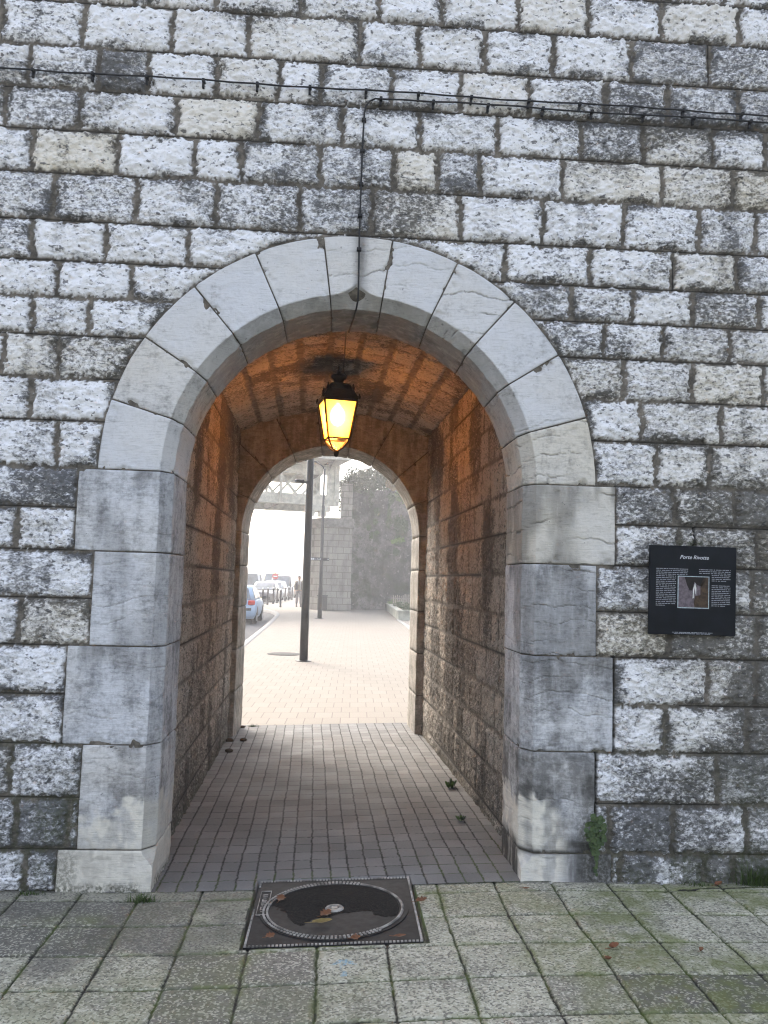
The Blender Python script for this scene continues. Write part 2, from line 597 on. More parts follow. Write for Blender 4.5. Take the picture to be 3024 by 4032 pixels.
# ------------------------------------------------------------------ THE GATE WALL
CX, SPR, RA, RE = 0.08, 2.167, 1.013, 1.339
CHAM_Q, CHAM_Y, REV_Y = 0.058, 0.085, 0.50
BEDS = [0.0, 0.209, 0.4685, 0.7363, 0.9884, 1.2412, 1.4868, 1.7341, 1.9588, 2.1737, 2.4211, 2.6507, 2.8864,
        3.0895, 3.2951, 3.5182, 3.7835, 4.0233, 4.2596, 4.5042, 4.7666, 5.012, 5.26, 5.50, 5.75, 6.0, 6.24, 6.5, 6.75, 7.0, 7.3]
J = {  # head joints of each course, course 0 lies on the ground
    0: [2.02, 2.182], 1: [1.85, 2.257], 2: [-1.614, 2.099], 3: [1.813, 2.266], 4: [-1.80, 2.047], 5: [-1.619, 1.83, 2.326],
    6: [-1.86, 2.30], 7: [-1.661, 1.891, 2.331], 8: [-1.95, 1.866, 2.212], 9: [-1.479, 1.767, 2.07], 10: [-1.632, 1.679, 2.133],
    11: [-1.79, -1.503, 1.584, 1.967, 2.376], 12: [-1.648, -1.35, 1.468, 1.806, 2.188], 13: [-1.528, -1.136, 1.278, 1.63, 1.973, 2.354],
    14: [-1.673, -1.285, -0.843, 0.902, 1.384, 1.859, 2.231], 15: [-1.575, -1.131, -0.705, -0.25, 0.151, 0.647, 1.117, 1.576, 2.014, 2.34],
    16: [-1.707, -1.25, -0.832, -0.578, -0.141, 0.268, 0.512, 0.754, 1.223, 1.802, 2.208],
    17: [-1.465, -0.944, -0.492, -0.029, 0.403, 0.849, 1.322, 1.69, 2.094],
    18: [-1.754, -1.379, -1.109, -0.732, -0.388, -0.153, 0.245, 0.632, 1.024, 1.467, 1.829, 2.244],
    19: [-1.918, -1.472, -0.988, -0.562, 0.054, 0.391, 0.767, 1.163, 1.618, 2.074],
    20: [-1.60, -1.20, -0.754, -0.286, 0.158, 0.516, 0.96, 1.365, 1.789, 2.257], 21: [-1.4, -0.9, -0.5, 0.0, 0.45, 0.8, 1.3, 1.6, 1.911, 2.163]}
for i in range(len(BEDS) - 1):
    js = list(J.get(i, [-1.2 + rnd.uniform(-.2, .2), -.7, -.25, .3, .75, 1.2, 1.7]))
    while js[0] > -9.3:
        js.insert(0, js[0] - rnd.uniform(0.26, 0.52))
    while js[-1] < 9.3:
        js.append(js[-1] + rnd.uniform(0.26, 0.52))
    J[i] = js
# (z0, z1, outer x left, outer x right) of the dressed quoins
QZ = [(0.0, 0.209, -1.352, 1.517), (0.209, 0.7363, -1.256, 1.425), (0.7363, 1.2412, -1.360, 1.522),
      (1.2412, 1.7341, -1.251, 1.428), (1.7341, 2.1737, -1.355, 1.529)]


def ring_sd(x, z):
    """signed distance to the silhouette of the dressed surround (negative inside)"""
    d = np.where(z > SPR, np.hypot(x - CX, z - SPR) - RE, 9.0)
    for z0, z1, xl, xr in QZ:
        dx = np.maximum(xl - x, x - xr)
        dz = np.maximum(z0 - 0.3 * (z0 == 0) - z, z - z1)
        o = np.hypot(np.maximum(dx, 0), np.maximum(dz, 0)) + np.minimum(np.maximum(dx, dz), 0)
        d = np.minimum(d, o)
    return d


def courses(U, V, beds, joints, jit=0.006, seed=0):
    """which block a point falls in, and how far it is from the joint lines"""
    beds = np.asarray(beds)
    Ud = U + jit * 2 * (fbm(U * 16, V * 16, 3, seed + 11, 0.6) - 0.5) * 2 + jit * (vn(U * 95, V * 95, seed + 12) - 0.5) * 2
    Vd = V + jit * 1.6 * (fbm(U * 14, V * 14, 3, seed + 21, 0.6) - 0.5) * 2 + jit * (vn(U * 95, V * 95, seed + 22) - 0.5) * 2
    row = np.clip(np.searchsorted(beds, V) - 1, 0, len(beds) - 2)
    dv = np.minimum(Vd - beds[row], beds[row + 1] - Vd)
    rawv = np.minimum(np.abs(V - beds[row]), np.abs(beds[row + 1] - V))
    du = np.full(U.shape, 9.0)
    rawu = np.full(U.shape, 9.0)
    col = np.zeros(U.shape, int)
    for r_ in np.unique(row):
        mk = row == r_
        js = np.asarray(joints[r_])
        u = U[mk]
        c = np.clip(np.searchsorted(js, u) - 1, 0, len(js) - 2)
        ud = Ud[mk]
        du[mk] = np.minimum(ud - js[c], js[c + 1] - ud)
        rawu[mk] = np.minimum(np.abs(u - js[c]), np.abs(js[c + 1] - u))
        col[mk] = c
    return row, col, du, dv, rawu, rawv


def rough_relief(U, V, sid, seed=0, amp=1.0):
    """rock-faced dressing: chips a few centimetres across"""
    ox = sid * 7.31
    a = fbm(U * 9 + ox, V * 11, 3, seed + 31)
    b = fbm(U * 26 + ox, V * 34, 3, seed + 41, 0.6)
    c = np.abs(vn(U * 52 + ox, V * 66, seed + 51) - 0.5) * 2
    d = vn(U * 95 + ox, V * 105, seed + 61)
    return amp * (0.020 * (a - 0.5) + 0.026 * (b - 0.5) + 0.008 * (c - 0.5) + 0.006 * (d - 0.5))


def axis(f0, f1, step, lo, hi, coarse):
    a = np.arange(f0, f1 + step, step)
    l = np.arange(lo, f0 - coarse * 0.5, coarse)
    h = np.arange(f1 + coarse, hi + coarse, coarse)
    return np.concatenate([l, a, h])


gate = thing('gate_wall', 'thick grey limestone gate wall of rough coursed blocks pierced by the arched passage', 'stone wall', (0, 0, 0))

xs = axis(-2.12, 2.62, 0.0066, -9, 9, 0.06)
zs = axis(-0.06, 5.15, 0.0066, -0.06, 7.25, 0.06)
zs = zs[np.argsort(zs)]
X, Z = np.meshgrid(xs, zs, indexing='ij')
row, col, du, dv, rawu, rawv = courses(X, Z, BEDS, J, 0.0080, 3)
sd_ = ring_sd(X, Z)
sdj = sd_ + 0.006 * (fbm(X * 40, Z * 40, 2, 77) - 0.5) * 2
dd = np.minimum(np.minimum(du - 0.0175, dv - 0.0128), sdj - 0.015)
sid = _h(row.astype(np.int64), col.astype(np.int64), 5)
sid2 = _h(row.astype(np.int64), col.astype(np.int64), 9)
sid3 = _h(row.astype(np.int64), col.astype(np.int64), 13)
edge = dd + 0.010 * (fbm(X * 55, Z * 55, 2, 91) - 0.5) * 2
smk = ss(-0.003, 0.010, edge)
hgt = smk * (0.006 + 0.010 * ss(0, 0.05, dd) + rough_relief(X, Z, sid, 0, 0.75 + 0.6 * sid3)) \
    + (1 - smk) * (-0.010 + 0.006 * (fbm(X * 30, Z * 30, 3, 95) - 0.5))
line = (rawv < 0.0032) & (vn(X * 1.3, Z * 5, 101) > 0.30)
line = line | ((rawu < 0.003) & (vn(X * 7, Z * 1.5, 103) > 0.88))
line = line.astype(float) * (smk < 0.5) * (sd_ > 0.0)
# open cracks beside the right-hand quoins and above the sign
qr = np.full(X.shape, 99.0)
for z0, z1, xl, xr in QZ[1:4]:
    qr = np.where((Z > z0) & (Z < min(z1, 1.25)), X - xr, qr)
crk = (np.abs(qr - 0.004 - 0.006 * (vn(X * 0 + 3, Z * 9, 7) - .5)) < 0.0085) & (Z > 0.27)
crk2 = (np.abs(X - 1.975 - 0.012 * (vn(X * 0, Z * 20, 8) - .5)) < 0.008) & (Z > 1.80) & (Z < 1.965)
line = np.maximum(line, (crk | crk2).astype(float))
hgt -= 0.005 * line + 0.03 * (crk | crk2)
# stone by stone tone
tone = np.clip(0.06 + 0.62 * (sid2 - 0.40), 0, 1)
tone += 0.38 * ss(1.1, 2.4, X) * (1 - ss(4.2, 5.2, Z)) + 0.30 * ss(1.6, 0.2, Z) - 0.10 * ss(0.6, -1.5, X) * ss(1.5, 3, Z)  # right side darkened as a vignette painted into the tone; darker low down too
for (px, pz, v) in [(-1.24, 4.39, .85), (-0.43, 3.90, .55), (0.63, 3.90, .75), (2.03, 4.63, .95), (2.4, 4.63, 1.0), (2.0, 4.38, .8), (2.4, 4.38, .9),
                    (-1.9, 3.65, .7), (-1.35, 3.65, .62), (-1.4, 2.30, .85), (-1.75, 2.07, .85), (-1.8, 1.6, .6), (-1.4, 1.37, .6),
                    (-1.9, 3.4, .7), (0.05, 3.65, .35), (2.0, 3.0, .6), (2.1, 2.5, .55), (1.45, 2.75, .6), (1.5, 3.2, .5), (2.3, 3.2, .75),
                    (2.35, 2.07, .9), (1.7, 2.3, .25), (1.95, 2.3, .3), (-1.2, 4.9, .05), (-1.7, 4.39, .1), (-0.9, 4.39, .0), (1.9, 0.6, .8), (1.65, .34, .75),
                    (2.05, .34, .35), (1.7, .86, .45), (1.6, .1, .7), (2.05, 1.36, .8), (1.7, 1.6, .45), (-1.5, .34, .75), (-1.5, .6, .35), (-1.5, .1, .8), (-1.45, .86, .4)]:
    r_ = int(np.searchsorted(BEDS, pz) - 1)
    c_ = int(np.searchsorted(J[r_], px) - 1)
    tone = np.where((row == r_) & (col == c_), v, tone)
warm = np.where(sid3 > 0.90, 0.6, 0.08 + 0.15 * sid3)
for (px, pz, v) in [(-1.45, 3.90, 1.0), (-0.70, 4.14, .95), (0.38, 3.90, .9), (0.40, 3.65, .6), (1.5, 3.90, .75), (2.0, 3.90, .8), (2.3, 3.90, 1.0), (1.7, 1.36, .95), (1.15, 4.9, .6), (-0.5, 4.63, .5)]:
    r_ = int(np.searchsorted(BEDS, pz) - 1)
    c_ = int(np.searchsorted(J[r_], px) - 1)
    warm = np.where((row == r_) & (col == c_), v, warm)
warm = np.clip(warm * 0.85 * (0.55 + 0.9 * fbm(X * 5, Z * 5, 3, 131)) + 0.45 * ss(1.3, 2.1, X) * ss(3.8, 2.2, Z) * (0.5 + 0.5 * ss(.2, 1.2, Z)), 0, 1)
cab = np.where(X > 0.1, np.exp(-((Z - 4.245) / 0.05) ** 2), 0.6 * np.exp(-((Z - 4.285) / 0.04) ** 2))
stain_shade = 0.95 * cab * ss(0.35, 0.6, fbm(X * 3.2, Z * 4, 3, 141) + 0.14 * ss(-0.5, 2, X))
drop_s = np.exp(-((X - 0.10 - .05 * (vn(X * 0, Z * 4, 5) - .5)) / 0.07) ** 2) * (Z > 3.4) * (Z < 4.26)
stain_shade = np.maximum(stain_shade, 0.55 * drop_s * ss(0.40, 0.62, fbm(X * 7, Z * 4, 3, 143)))
stain_shade = np.maximum(stain_shade, 0.75 * ss(0.055, 0.0, dd) * ss(0.50, 0.72, fbm(X * 6, Z * 7, 3, 145)) * (dd > -0.01))
stain_shade = np.maximum(stain_shade, 0.45 * ss(0.58, 0.74, fbm(X * 1.3, Z * 1.9, 4, 147)))
stain_shade = np.maximum(stain_shade, 0.55 * np.exp(-((X - 1.96) / .30) ** 2) * ss(1.10, 1.36, Z) * (Z < 1.45))  # soft shadow below the sign, painted into this mask
stain_shade = np.maximum(stain_shade, 0.62 * ss(1.35, 1.75, X) * ss(2.9, 1.7, Z) * ss(.30, .60, fbm(X * 2.1, Z * 2.1, 4, 149)))
stain_shade = np.maximum(stain_shade, 0.45 * ss(-1.0, -1.6, X) * ss(1.2, 0.2, Z) * ss(.35, .62, fbm(X * 2.1, Z * 2.1, 4, 150)))
strk = ss(.56, .74, fbm(X * 8.5, Z * 0.55, 4, 157)) * ss(.35, .6, fbm(X * 1.1, Z * 1.1, 3, 159))
stain_shade = np.maximum(stain_shade, 0.28 * strk)
moss = ss(0.30, 0.02, Z) * ss(0.35, 0.62, fbm(X * 6, Z * 6, 3, 151))
moss = np.maximum(moss, 0.9 * np.exp(-(((X - 1.95) / 0.10) ** 2 + ((Z - 1.868) / 0.022) ** 2)))
moss = np.maximum(moss, 0.7 * ss(1.0, 0.25, Z) * ss(0.42, 0.66, fbm(X * 3, Z * 3, 3, 153)))
moss = np.maximum(moss, 0.55 * (edge < 0.004) * ss(1.4, 0.3, Z) * ss(.35, .6, fbm(X * 4, Z * 4, 3, 155)))
F = grid_faces(*X.shape)
keep = ((sd_ > -0.05) & ~((np.abs(X - CX) < 1.21) & (Z < SPR + 0.05))).ravel()
F = F[keep[F].any(1)]
# drop vertices that no face uses
used = np.zeros(X.size, bool)
used[F.ravel()] = True
remap = np.cumsum(used) - 1
P = np.stack([X, -hgt, Z], -1).reshape(-1, 3)[used]
at = {k: v.ravel()[used] for k, v in dict(grain=sid, tone=np.clip(tone, 0, 1), warm=warm, mort=1 - ss(-0.004, 0.004, edge), line=line, moss=moss, stain_shade=np.clip(stain_shade, 0, 1)).items()}
raw_mesh('rough_masonry', P, remap[F], at, ROUGH, gate, smooth=True)

# solid mass behind the faces
cm = MB()
cm.box((-5.14, 2.52, 3.6), (7.7, 4.9, 7.3))
cm.box((5.15, 2.52, 3.6), (7.7, 4.9, 7.3))
cm.box((-0.0, 2.52, 5.405), (2.58, 4.9, 3.69))
cm.build('wall_core', CORESTONE, gate)
MB().box((0, 2.5, 7.32), (18.1, 5.2, 0.14)).build('coping', CORESTONE, gate)


# ------------------------------------------------------------------ dressed surrounds
class Patches:
    def __init__(s):
        s.V, s.F, s.A, s.n = [], [], {}, 0

    def add(s, P, attrs, flip=False):
        n, m = P.shape[:2]
        s.V.append(P.reshape(-1, 3))
        s.F.append(grid_faces(n, m, flip) + s.n)
        for k, v in attrs.items():
            s.A.setdefault(k, []).append(np.broadcast_to(v, (n, m)).ravel())
        s.n += n * m

    def build(s, name, mat, parent):
        return raw_mesh(name, np.concatenate(s.V), np.concatenate(s.F), {k: np.concatenate(v) for k, v in s.A.items()}, mat, parent)


def place(kind, S, Q, Yv, cx, spr, Rr):
    if kind == 'A':
        return np.stack([cx + (Rr + Q) * np.cos(S), Yv, spr + (Rr + Q) * np.sin(S)], -1)
    sg = -1 if kind == 'L' else 1
    return np.stack([cx + sg * (Rr + Q), Yv, S + 0 * Q], -1)


def block(pt, kind, s0, s1, qo, bi, cx=CX, spr=SPR, Rr=RA, near=True, y0=0.0, y1=REV_Y, tone=0.3, warm=0.2, veins=0.0, seed=0):
    gap = 0.0035 / (1 if kind != 'A' else Rr)
    ln = (s1 - s0) * (1 if kind != 'A' else Rr)
    ns = max(6, int(ln / (0.0062 if near else 0.03)))
    s = np.linspace(s0 + gap, s1 - gap, ns)
    s = np.concatenate([[s[0]], s, [s[-1]]])
    edge_in = np.zeros(ns + 2)
    edge_in[0] = edge_in[-1] = 0.016
    arc = (s - s0) * (1 if kind != 'A' else Rr)
    rnd_e = np.minimum(arc, ln - arc)
    # chamfer amount along the path and the pointed ogee over the crown
    if near:
        c = np.ones_like(s)
        o = np.zeros_like(s)
        if kind == 'A':
            d = np.abs(s - math.pi / 2) * Rr
            o = 0.062 * np.clip(1 - d / 0.135, 0, 1) ** 2.0
        else:
            c = ss(0.115, 0.205, s)
    else:
        c = np.full_like(s, 0.25)
        o = np.zeros_like(s)
    qa = -CHAM_Q * (1 - c) + o if near else np.zeros_like(s)
    qin = -CHAM_Q if near else -0.0
    ych = (y0 + CHAM_Y * c) if near else np.full_like(s, y0 + 0.012)
    nf = max(4, int((qo - 0) / (0.0075 if near else 0.03)))
    tf = np.linspace(0, 1, nf)
    cols = []

    def addc(q, y, nq, ny, depth=0.0):
        cols.append((np.broadcast_to(q, s.shape), np.broadcast_to(y, s.shape), np.broadcast_to(nq, s.shape), np.broadcast_to(ny, s.shape), np.broadcast_to(depth, s.shape)))
    addc(qo, y0 + 0.07, 1, 0)
    addc(qo, y0 + 0.004, 0.7, -0.7)
    for t in list(tf[:-1]) + [0.985]:
        addc(qo + (qa - qo) * t, y0, 0, -1, 0.0)
    addc(qa, y0, -0.38, -0.92, 0.0)
    for t in (0.06, 0.33, 0.66, 0.94):
        addc(qa + (qin - qa) * t, y0 + (ych - y0) * t, -0.7, -0.7, 1.0)
    addc(qin, ych, -0.92, -0.38, 1.0)
    ny_ = max(4, int((y1 - y0) / (0.02 if near else 0.06)))
    for t in [0.012] + list(np.linspace(0, 1, ny_)[1:]):
        addc(qin - (0.0 if near else 0.02 * t), ych + (y1 - ych) * t, -1, 0, 2.0)
    addc(qin + 0.45, y1, 0, 1, 3.0)
    Q, Yv, NQ, NY, RG = [np.stack(a, 1) for a in zip(*cols)]
    S = np.broadcast_to(s[:, None], Q.shape)
    P0 = place(kind, S, Q, Yv, cx, spr, Rr)
    # noise in the block's own coordinates
    U1 = (S * (Rr if kind == 'A' else 1)) + bi * 3.7
    V1 = Q - Yv + bi * 1.9
    WX, WZ = P0[..., 0] - P0[..., 1] * 0.8, P0[..., 2]
    disp = 0.011 * (fbm(U1 * 9, V1 * 9, 4, 201 + seed) - 0.5) + 0.0035 * (fbm(U1 * 45, V1 * 45, 2, 211 + seed) - 0.5)
    # bedding cracks: near-horizontal wavy lines
    warp = 0.16 * (fbm(WX * 3.2 + bi, WZ * 2.2, 3, 221 + bi) - 0.5) + 0.022 * (fbm(WX * 22, WZ * 16, 3, 225 + bi) - 0.5)
    ph = (WZ + warp + 0.25 * (_T[bi * 13 % 999] - .5) * WX) * (7.0 + 4 * _T[bi * 31 % 999]) + 5 * _T[bi * 17 % 999]
    vl = np.abs((ph % 1.0) - 0.5) * 2
    lane = vn(np.floor(ph + 0.5) * 3.3 + WX * 2.2, WZ * 0 + bi, 233)
    vmask = ss(0.44, 0.60, lane) * (0.4 + 0.6 * ss(.3, .6, fbm(WX * 12, WZ * 12, 2, 231 + bi)))
    vein = ss(0.915, 0.975, vl) * vmask * veins
    disp -= 0.006 * vein
    disp -= 0.006 * np.exp(-(rnd_e / 0.006))[:, None] * (0.5 + fbm(U1 * 20, V1 * 20, 2, 241))
    chip = ss(0.65, 0.75, fbm(U1 * 14, V1 * 14, 3, 251 + bi)) * np.exp(-(rnd_e / 0.03))[:, None]
    disp -= 0.016 * chip
    disp -= edge_in[:, None]
    P = place(kind, S, Q + NQ * disp, Yv + NY * disp, cx, spr, Rr)
    P[..., 2] = np.where(WZ < 0.02, P[..., 2] - 0.02, P[..., 2])
    face = RG < 0.5
    at = dict(tone=np.clip(tone + 0 * Q, 0, 1), warm=np.clip(warm + 0.5 * (fbm(U1 * 3, V1 * 3, 3, 261) - 0.5), 0, 1), vein=np.clip(vein + 0.8 * chip * (veins > .5), 0, 1),
              mort=np.broadcast_to((edge_in > 0)[:, None], Q.shape).astype(float))
    nz = fbm(WX * 7, WZ * 7, 4, 271)
    clean = np.zeros_like(Q)
    soot = np.zeros_like(Q)
    moss = np.zeros_like(Q)
    if near and kind in 'LR':
        right = kind == 'R'
        b = 0.38 + 0.34 * (nz - 0.5) + 0.20 * (fbm(WX * 30, WZ * 30, 4, 283) - 0.5) + (0.12 if not right else 0.16) * np.exp(-np.abs(Q) / 0.12)
        clean = ss(b + 0.06, b - 0.06, WZ) * (0.55 + 0.45 * ss(.35, .6, fbm(WX * 16, WZ * 9, 3, 287))) * (1 if not right else ss(0.24, 0.12, Q))
        soot = 0.75 * ss(b + 0.40, b + 0.03, WZ) * (1 - clean) * ss(0.30, 0.58, fbm(WX * 5, WZ * 5, 3, 281)) * (0.6 if not right else 1.1)
        soot = np.maximum(soot, (0.55 if right else 0.38) * ss(.50, .68, fbm(WX * 3.1, WZ * 1.4, 4, 285)) * (1 - clean))
        if right:
            soot = np.maximum(soot, 0.6 * ss(0.25, 0.0, np.abs(WZ - 0.85)) * ss(0.16, 0.05, np.abs(Q - 0.03)) * ss(.3, .55, nz))
            soot = np.maximum(soot, ss(0.30, 0.19, WZ + 0.1 * (nz - .5)) * (Q < 0.0) * ss(0.05, 0.1, Yv))
            soot = np.maximum(soot, 0.9 * np.exp(-((WZ - 0.215) / 0.018) ** 2))
            moss = 0.8 * ss(0.22, 0.30, Q) * ss(0.6, 0.2, WZ)
        moss = np.maximum(moss, 0.9 * ss(0.07, 0.01, WZ) * ss(.4, .6, nz))
        if not right:
            moss = np.maximum(moss, 0.6 * ss(0.27, 0.36, Q) * ss(0.3, 0.1, WZ) * ss(.35, .6, nz))
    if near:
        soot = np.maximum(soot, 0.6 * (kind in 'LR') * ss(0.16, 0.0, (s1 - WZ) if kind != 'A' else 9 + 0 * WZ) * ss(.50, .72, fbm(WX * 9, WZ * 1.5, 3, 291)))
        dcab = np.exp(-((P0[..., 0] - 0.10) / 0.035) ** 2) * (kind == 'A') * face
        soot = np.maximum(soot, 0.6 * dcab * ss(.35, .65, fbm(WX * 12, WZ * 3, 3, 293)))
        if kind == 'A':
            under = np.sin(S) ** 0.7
            soot = np.maximum(soot, 0.72 * under * (RG > 1.5) * (0.75 + 0.25 * nz))  # soffit shade painted in, strongest where the ring faces down
            soot = np.maximum(soot, 0.42 * under * (RG > 0.5) * (RG < 1.5) * (0.7 + 0.5 * nz))  # chamfer shade likewise painted into the colour
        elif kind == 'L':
            soot = np.maximum(soot, 0.30 * (RG > 0.5) * (0.5 + nz))  # left chamfer and reveal: shade painted into the stone colour
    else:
        soot = np.maximum(soot, np.where(RG > 0.5, 0.55, 0.45) * (0.55 + 0.8 * nz))  # inner arch: shade put into the colour against light bounced off the plaza
    at.update(clean=clean, soot=soot, moss=moss)
    pt.add(P, at, flip=(kind == 'L'))


ring = Patches()
ang = [180, 163.6, 147.3, 130.9, 114.6, 98.2, 81.8, 65.5, 49.1, 32.7, 16.4, 0]
vt = [.08, .30, .05, .05, .10, .15, .10, .12, .12, .18, .30]
vw = [.10, .45, .12, .10, .15, .30, .05, .15, .15, .20, .70]
vv = [.05, .05, .08, .08, .1, .8, .45, .9, .15, .55, .9]
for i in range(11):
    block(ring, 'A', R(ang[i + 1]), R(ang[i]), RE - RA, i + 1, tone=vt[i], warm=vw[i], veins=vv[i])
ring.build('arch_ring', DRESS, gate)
jt = {'L': [.12, .46, .50, .42, .46], 'R': [.35, .78, .62, .36, .12]}
jw = {'L': [.75, .25, .12, .15, .12], 'R': [.10, .25, .15, .12, .65]}
jv = {'L': [.1, .4, .4, .45, .3], 'R': [.3, .6, .7, .8, 1]}
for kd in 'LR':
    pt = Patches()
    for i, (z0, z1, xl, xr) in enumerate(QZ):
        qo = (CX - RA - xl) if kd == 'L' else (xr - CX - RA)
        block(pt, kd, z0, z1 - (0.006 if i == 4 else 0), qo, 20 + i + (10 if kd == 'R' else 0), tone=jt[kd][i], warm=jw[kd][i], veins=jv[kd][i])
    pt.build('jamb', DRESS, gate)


def backing(cx, spr, Rr, prof, name, parent):
    """mortar bed seen in the joints between the dressed blocks"""
    path = [('L', z) for z in np.linspace(-0.05, spr, 12)] + [('A', a) for a in np.linspace(math.pi, 0, 60)[1:-1]] + [('R', z) for z in np.linspace(spr, -0.05, 12)]
    P = np.zeros((len(path), len(prof), 3))
    for i, (k, s_) in enumerate(path):
        for j_, (q, y) in enumerate(prof):
            P[i, j_] = place(k, np.float64(s_), np.float64(q), np.float64(y), cx, spr, Rr)
    raw_mesh(name, P.reshape(-1, 3), grid_faces(*P.shape[:2]), None, MORTAR, parent)


backing(CX, SPR, RA, [(0.335, 0.03), (0.235, 0.010), (0.068, 0.010), (0.012, 0.016), (-0.046, 0.094), (-0.046, 0.49), (0.35, 0.49)], 'joint_mortar', gate)

# inner arch at the far end of the passage
FCX, FSPR, FR = -0.035, 2.10, 0.945
far = Patches()
fa = [180, 158, 137, 117, 98, 80, 62, 42, 21, 0]
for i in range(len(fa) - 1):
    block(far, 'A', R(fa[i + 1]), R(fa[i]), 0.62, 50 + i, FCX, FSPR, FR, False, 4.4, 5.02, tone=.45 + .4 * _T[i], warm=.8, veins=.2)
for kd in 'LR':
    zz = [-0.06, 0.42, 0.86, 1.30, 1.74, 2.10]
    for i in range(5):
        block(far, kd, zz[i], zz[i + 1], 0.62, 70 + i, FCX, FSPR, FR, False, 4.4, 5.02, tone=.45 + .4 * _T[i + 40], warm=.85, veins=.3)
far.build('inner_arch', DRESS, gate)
backing(FCX, FSPR, FR, [(0.62, 4.412), (0.012, 4.412), (0.012, 4.5), (-0.004, 5.0), (0.6, 5.0)], 'joint_mortar', gate)


# passage walls and vault
def xl_(y): return -0.945 - 0.024 * (y - 0.5)
def xr_(y): return 1.105 - 0.030 * (y - 0.5)


VSP, VR = 3.17, 2.206


def passage_wall(side):
    u = np.arange(0.44, 4.47, 0.0115)
    v = np.arange(-0.08, VSP + 0.06, 0.0115)
    Uu, Vv = np.meshgrid(u, v, indexing='ij')
    rr = random.Random(31 + side)
    beds = [-0.2, 0.13, 0.40, 0.66, 0.92, 1.17, 1.42, 1.68, 1.94, 2.20, 2.46, 2.72, 2.98, 3.30]
    jn = {}
    for i in range(len(beds)):
        q = -0.2 + rr.uniform(0, 0.3)
        jn[i] = [q]
        while q < 5.2:
            q += rr.uniform(0.2, 0.44)
            jn[i].append(q)
    row, col, du, dv, ru, rv = courses(Uu, Vv, beds, jn, 0.006, 61 + side)
    dd = np.minimum(du - 0.016, dv - 0.014)
    sid = _h(row.astype(np.int64), col.astype(np.int64), 17 + side)
    sid2 = _h(row.astype(np.int64), col.astype(np.int64), 23 + side)
    ed = dd + 0.010 * (fbm(Uu * 45, Vv * 45, 2, 63 + side) - 0.5) * 2
    k = ss(-0.004, 0.012, ed)
    h = k * (0.004 + 0.003 * ss(0, 0.05, dd) + rough_relief(Uu, Vv, sid, 70 + side, 0.75)) - 0.002 * (1 - k)
    ln = ((rv < 0.004) & (vn(Uu, Vv * 5, 66) > 0.55)).astype(float) * (k < 0.5)
    xx = xl_(Uu) + h if side == 0 else xr_(Uu) - h
    st = 0.7 * ss(.48, .70, fbm(Uu * 2.2, Vv * 1.1, 4, 67 + side)) + 0.35 * ss(0.6, 0.0, Vv)
    at = dict(grain=sid, tone=np.clip(.25 + .6 * sid2, 0, 1), warm=np.clip(.45 + .4 * sid, 0, 1), mort=1 - ss(-0.004, 0.005, ed), line=ln,
              moss=0.4 * ss(0.12, 0.0, Vv), stain_shade=np.clip(st, 0, 1))
    P = np.stack([xx, Uu, Vv], -1)
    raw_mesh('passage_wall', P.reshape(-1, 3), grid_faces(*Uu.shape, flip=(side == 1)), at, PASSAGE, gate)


passage_wall(0)
passage_wall(1)

u = np.arange(0.42, 4.47, 0.0125)
t = np.arange(-0.02, 2.20, 0.0125)                     # arc length across the vault
Uu, Tt = np.meshgrid(u, t, indexing='ij')
rr = random.Random(8)
tb = [-0.30, -0.02] + [0.0 + 0.2425 * i for i in range(1, 9)] + [2.19, 2.5]
jn = {}
for i in range(len(tb)):
    q = -0.2 + rr.uniform(0, 0.3)
    jn[i] = [q]
    while q < 5.2:
        q += rr.uniform(0.16, 0.36)
        jn[i].append(q)
row, col, du, dv, ru, rv = courses(Uu, Tt, tb, jn, 0.007, 81)
dd = np.minimum(du - 0.011, dv - 0.026)
sid = _h(row.astype(np.int64), col.astype(np.int64), 37)
ed = dd + 0.010 * (fbm(Uu * 45, Tt * 45, 2, 83) - 0.5) * 2
k = ss(-0.004, 0.014, ed)
h = k * (0.006 + 0.003 * ss(0, 0.05, dd) + rough_relief(Uu, Tt, sid, 84, 0.5)) - 0.006 * (1 - k)
half = (xr_(Uu) - xl_(Uu)) / 2
phi0 = np.arcsin(np.clip(half / VR, -1, 1))
phi = (Tt / 2.18 - 0.5) * 2 * phi0
cz = VSP - VR * np.cos(phi0)
cxm = (xr_(Uu) + xl_(Uu)) / 2
P = np.stack([cxm + (VR - h) * np.sin(phi), Uu, cz + (VR - h) * np.cos(phi)], -1)
at = dict(grain=sid, tone=np.clip(.2 + .6 * _h(row.astype(np.int64), col.astype(np.int64), 41), 0, 1), warm=np.clip(.4 + .4 * sid, 0, 1), mort=1 - ss(-0.004, 0.005, ed),
          line=0 * Uu, moss=0 * Uu, stain_shade=np.clip(0.75 * ss(.50, .70, fbm(Uu * 1.6, Tt * 2.2, 4, 87)), 0, 1))
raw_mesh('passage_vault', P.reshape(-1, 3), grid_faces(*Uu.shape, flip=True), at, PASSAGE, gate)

# ------------------------------------------------------------------ GROUND
MHX, MHY, MHS = 0.060, -0.278, 0.795
tag(MB().box((0, 90, -0.45), (380, 400, 0.2)).build('ground', EARTH), kind='structure')


def pit(x, y):
    e = 0.006
    return (np.abs(x - MHX) < MHS / 2 + e) & (np.abs(y - MHY) < MHS / 2 + e)


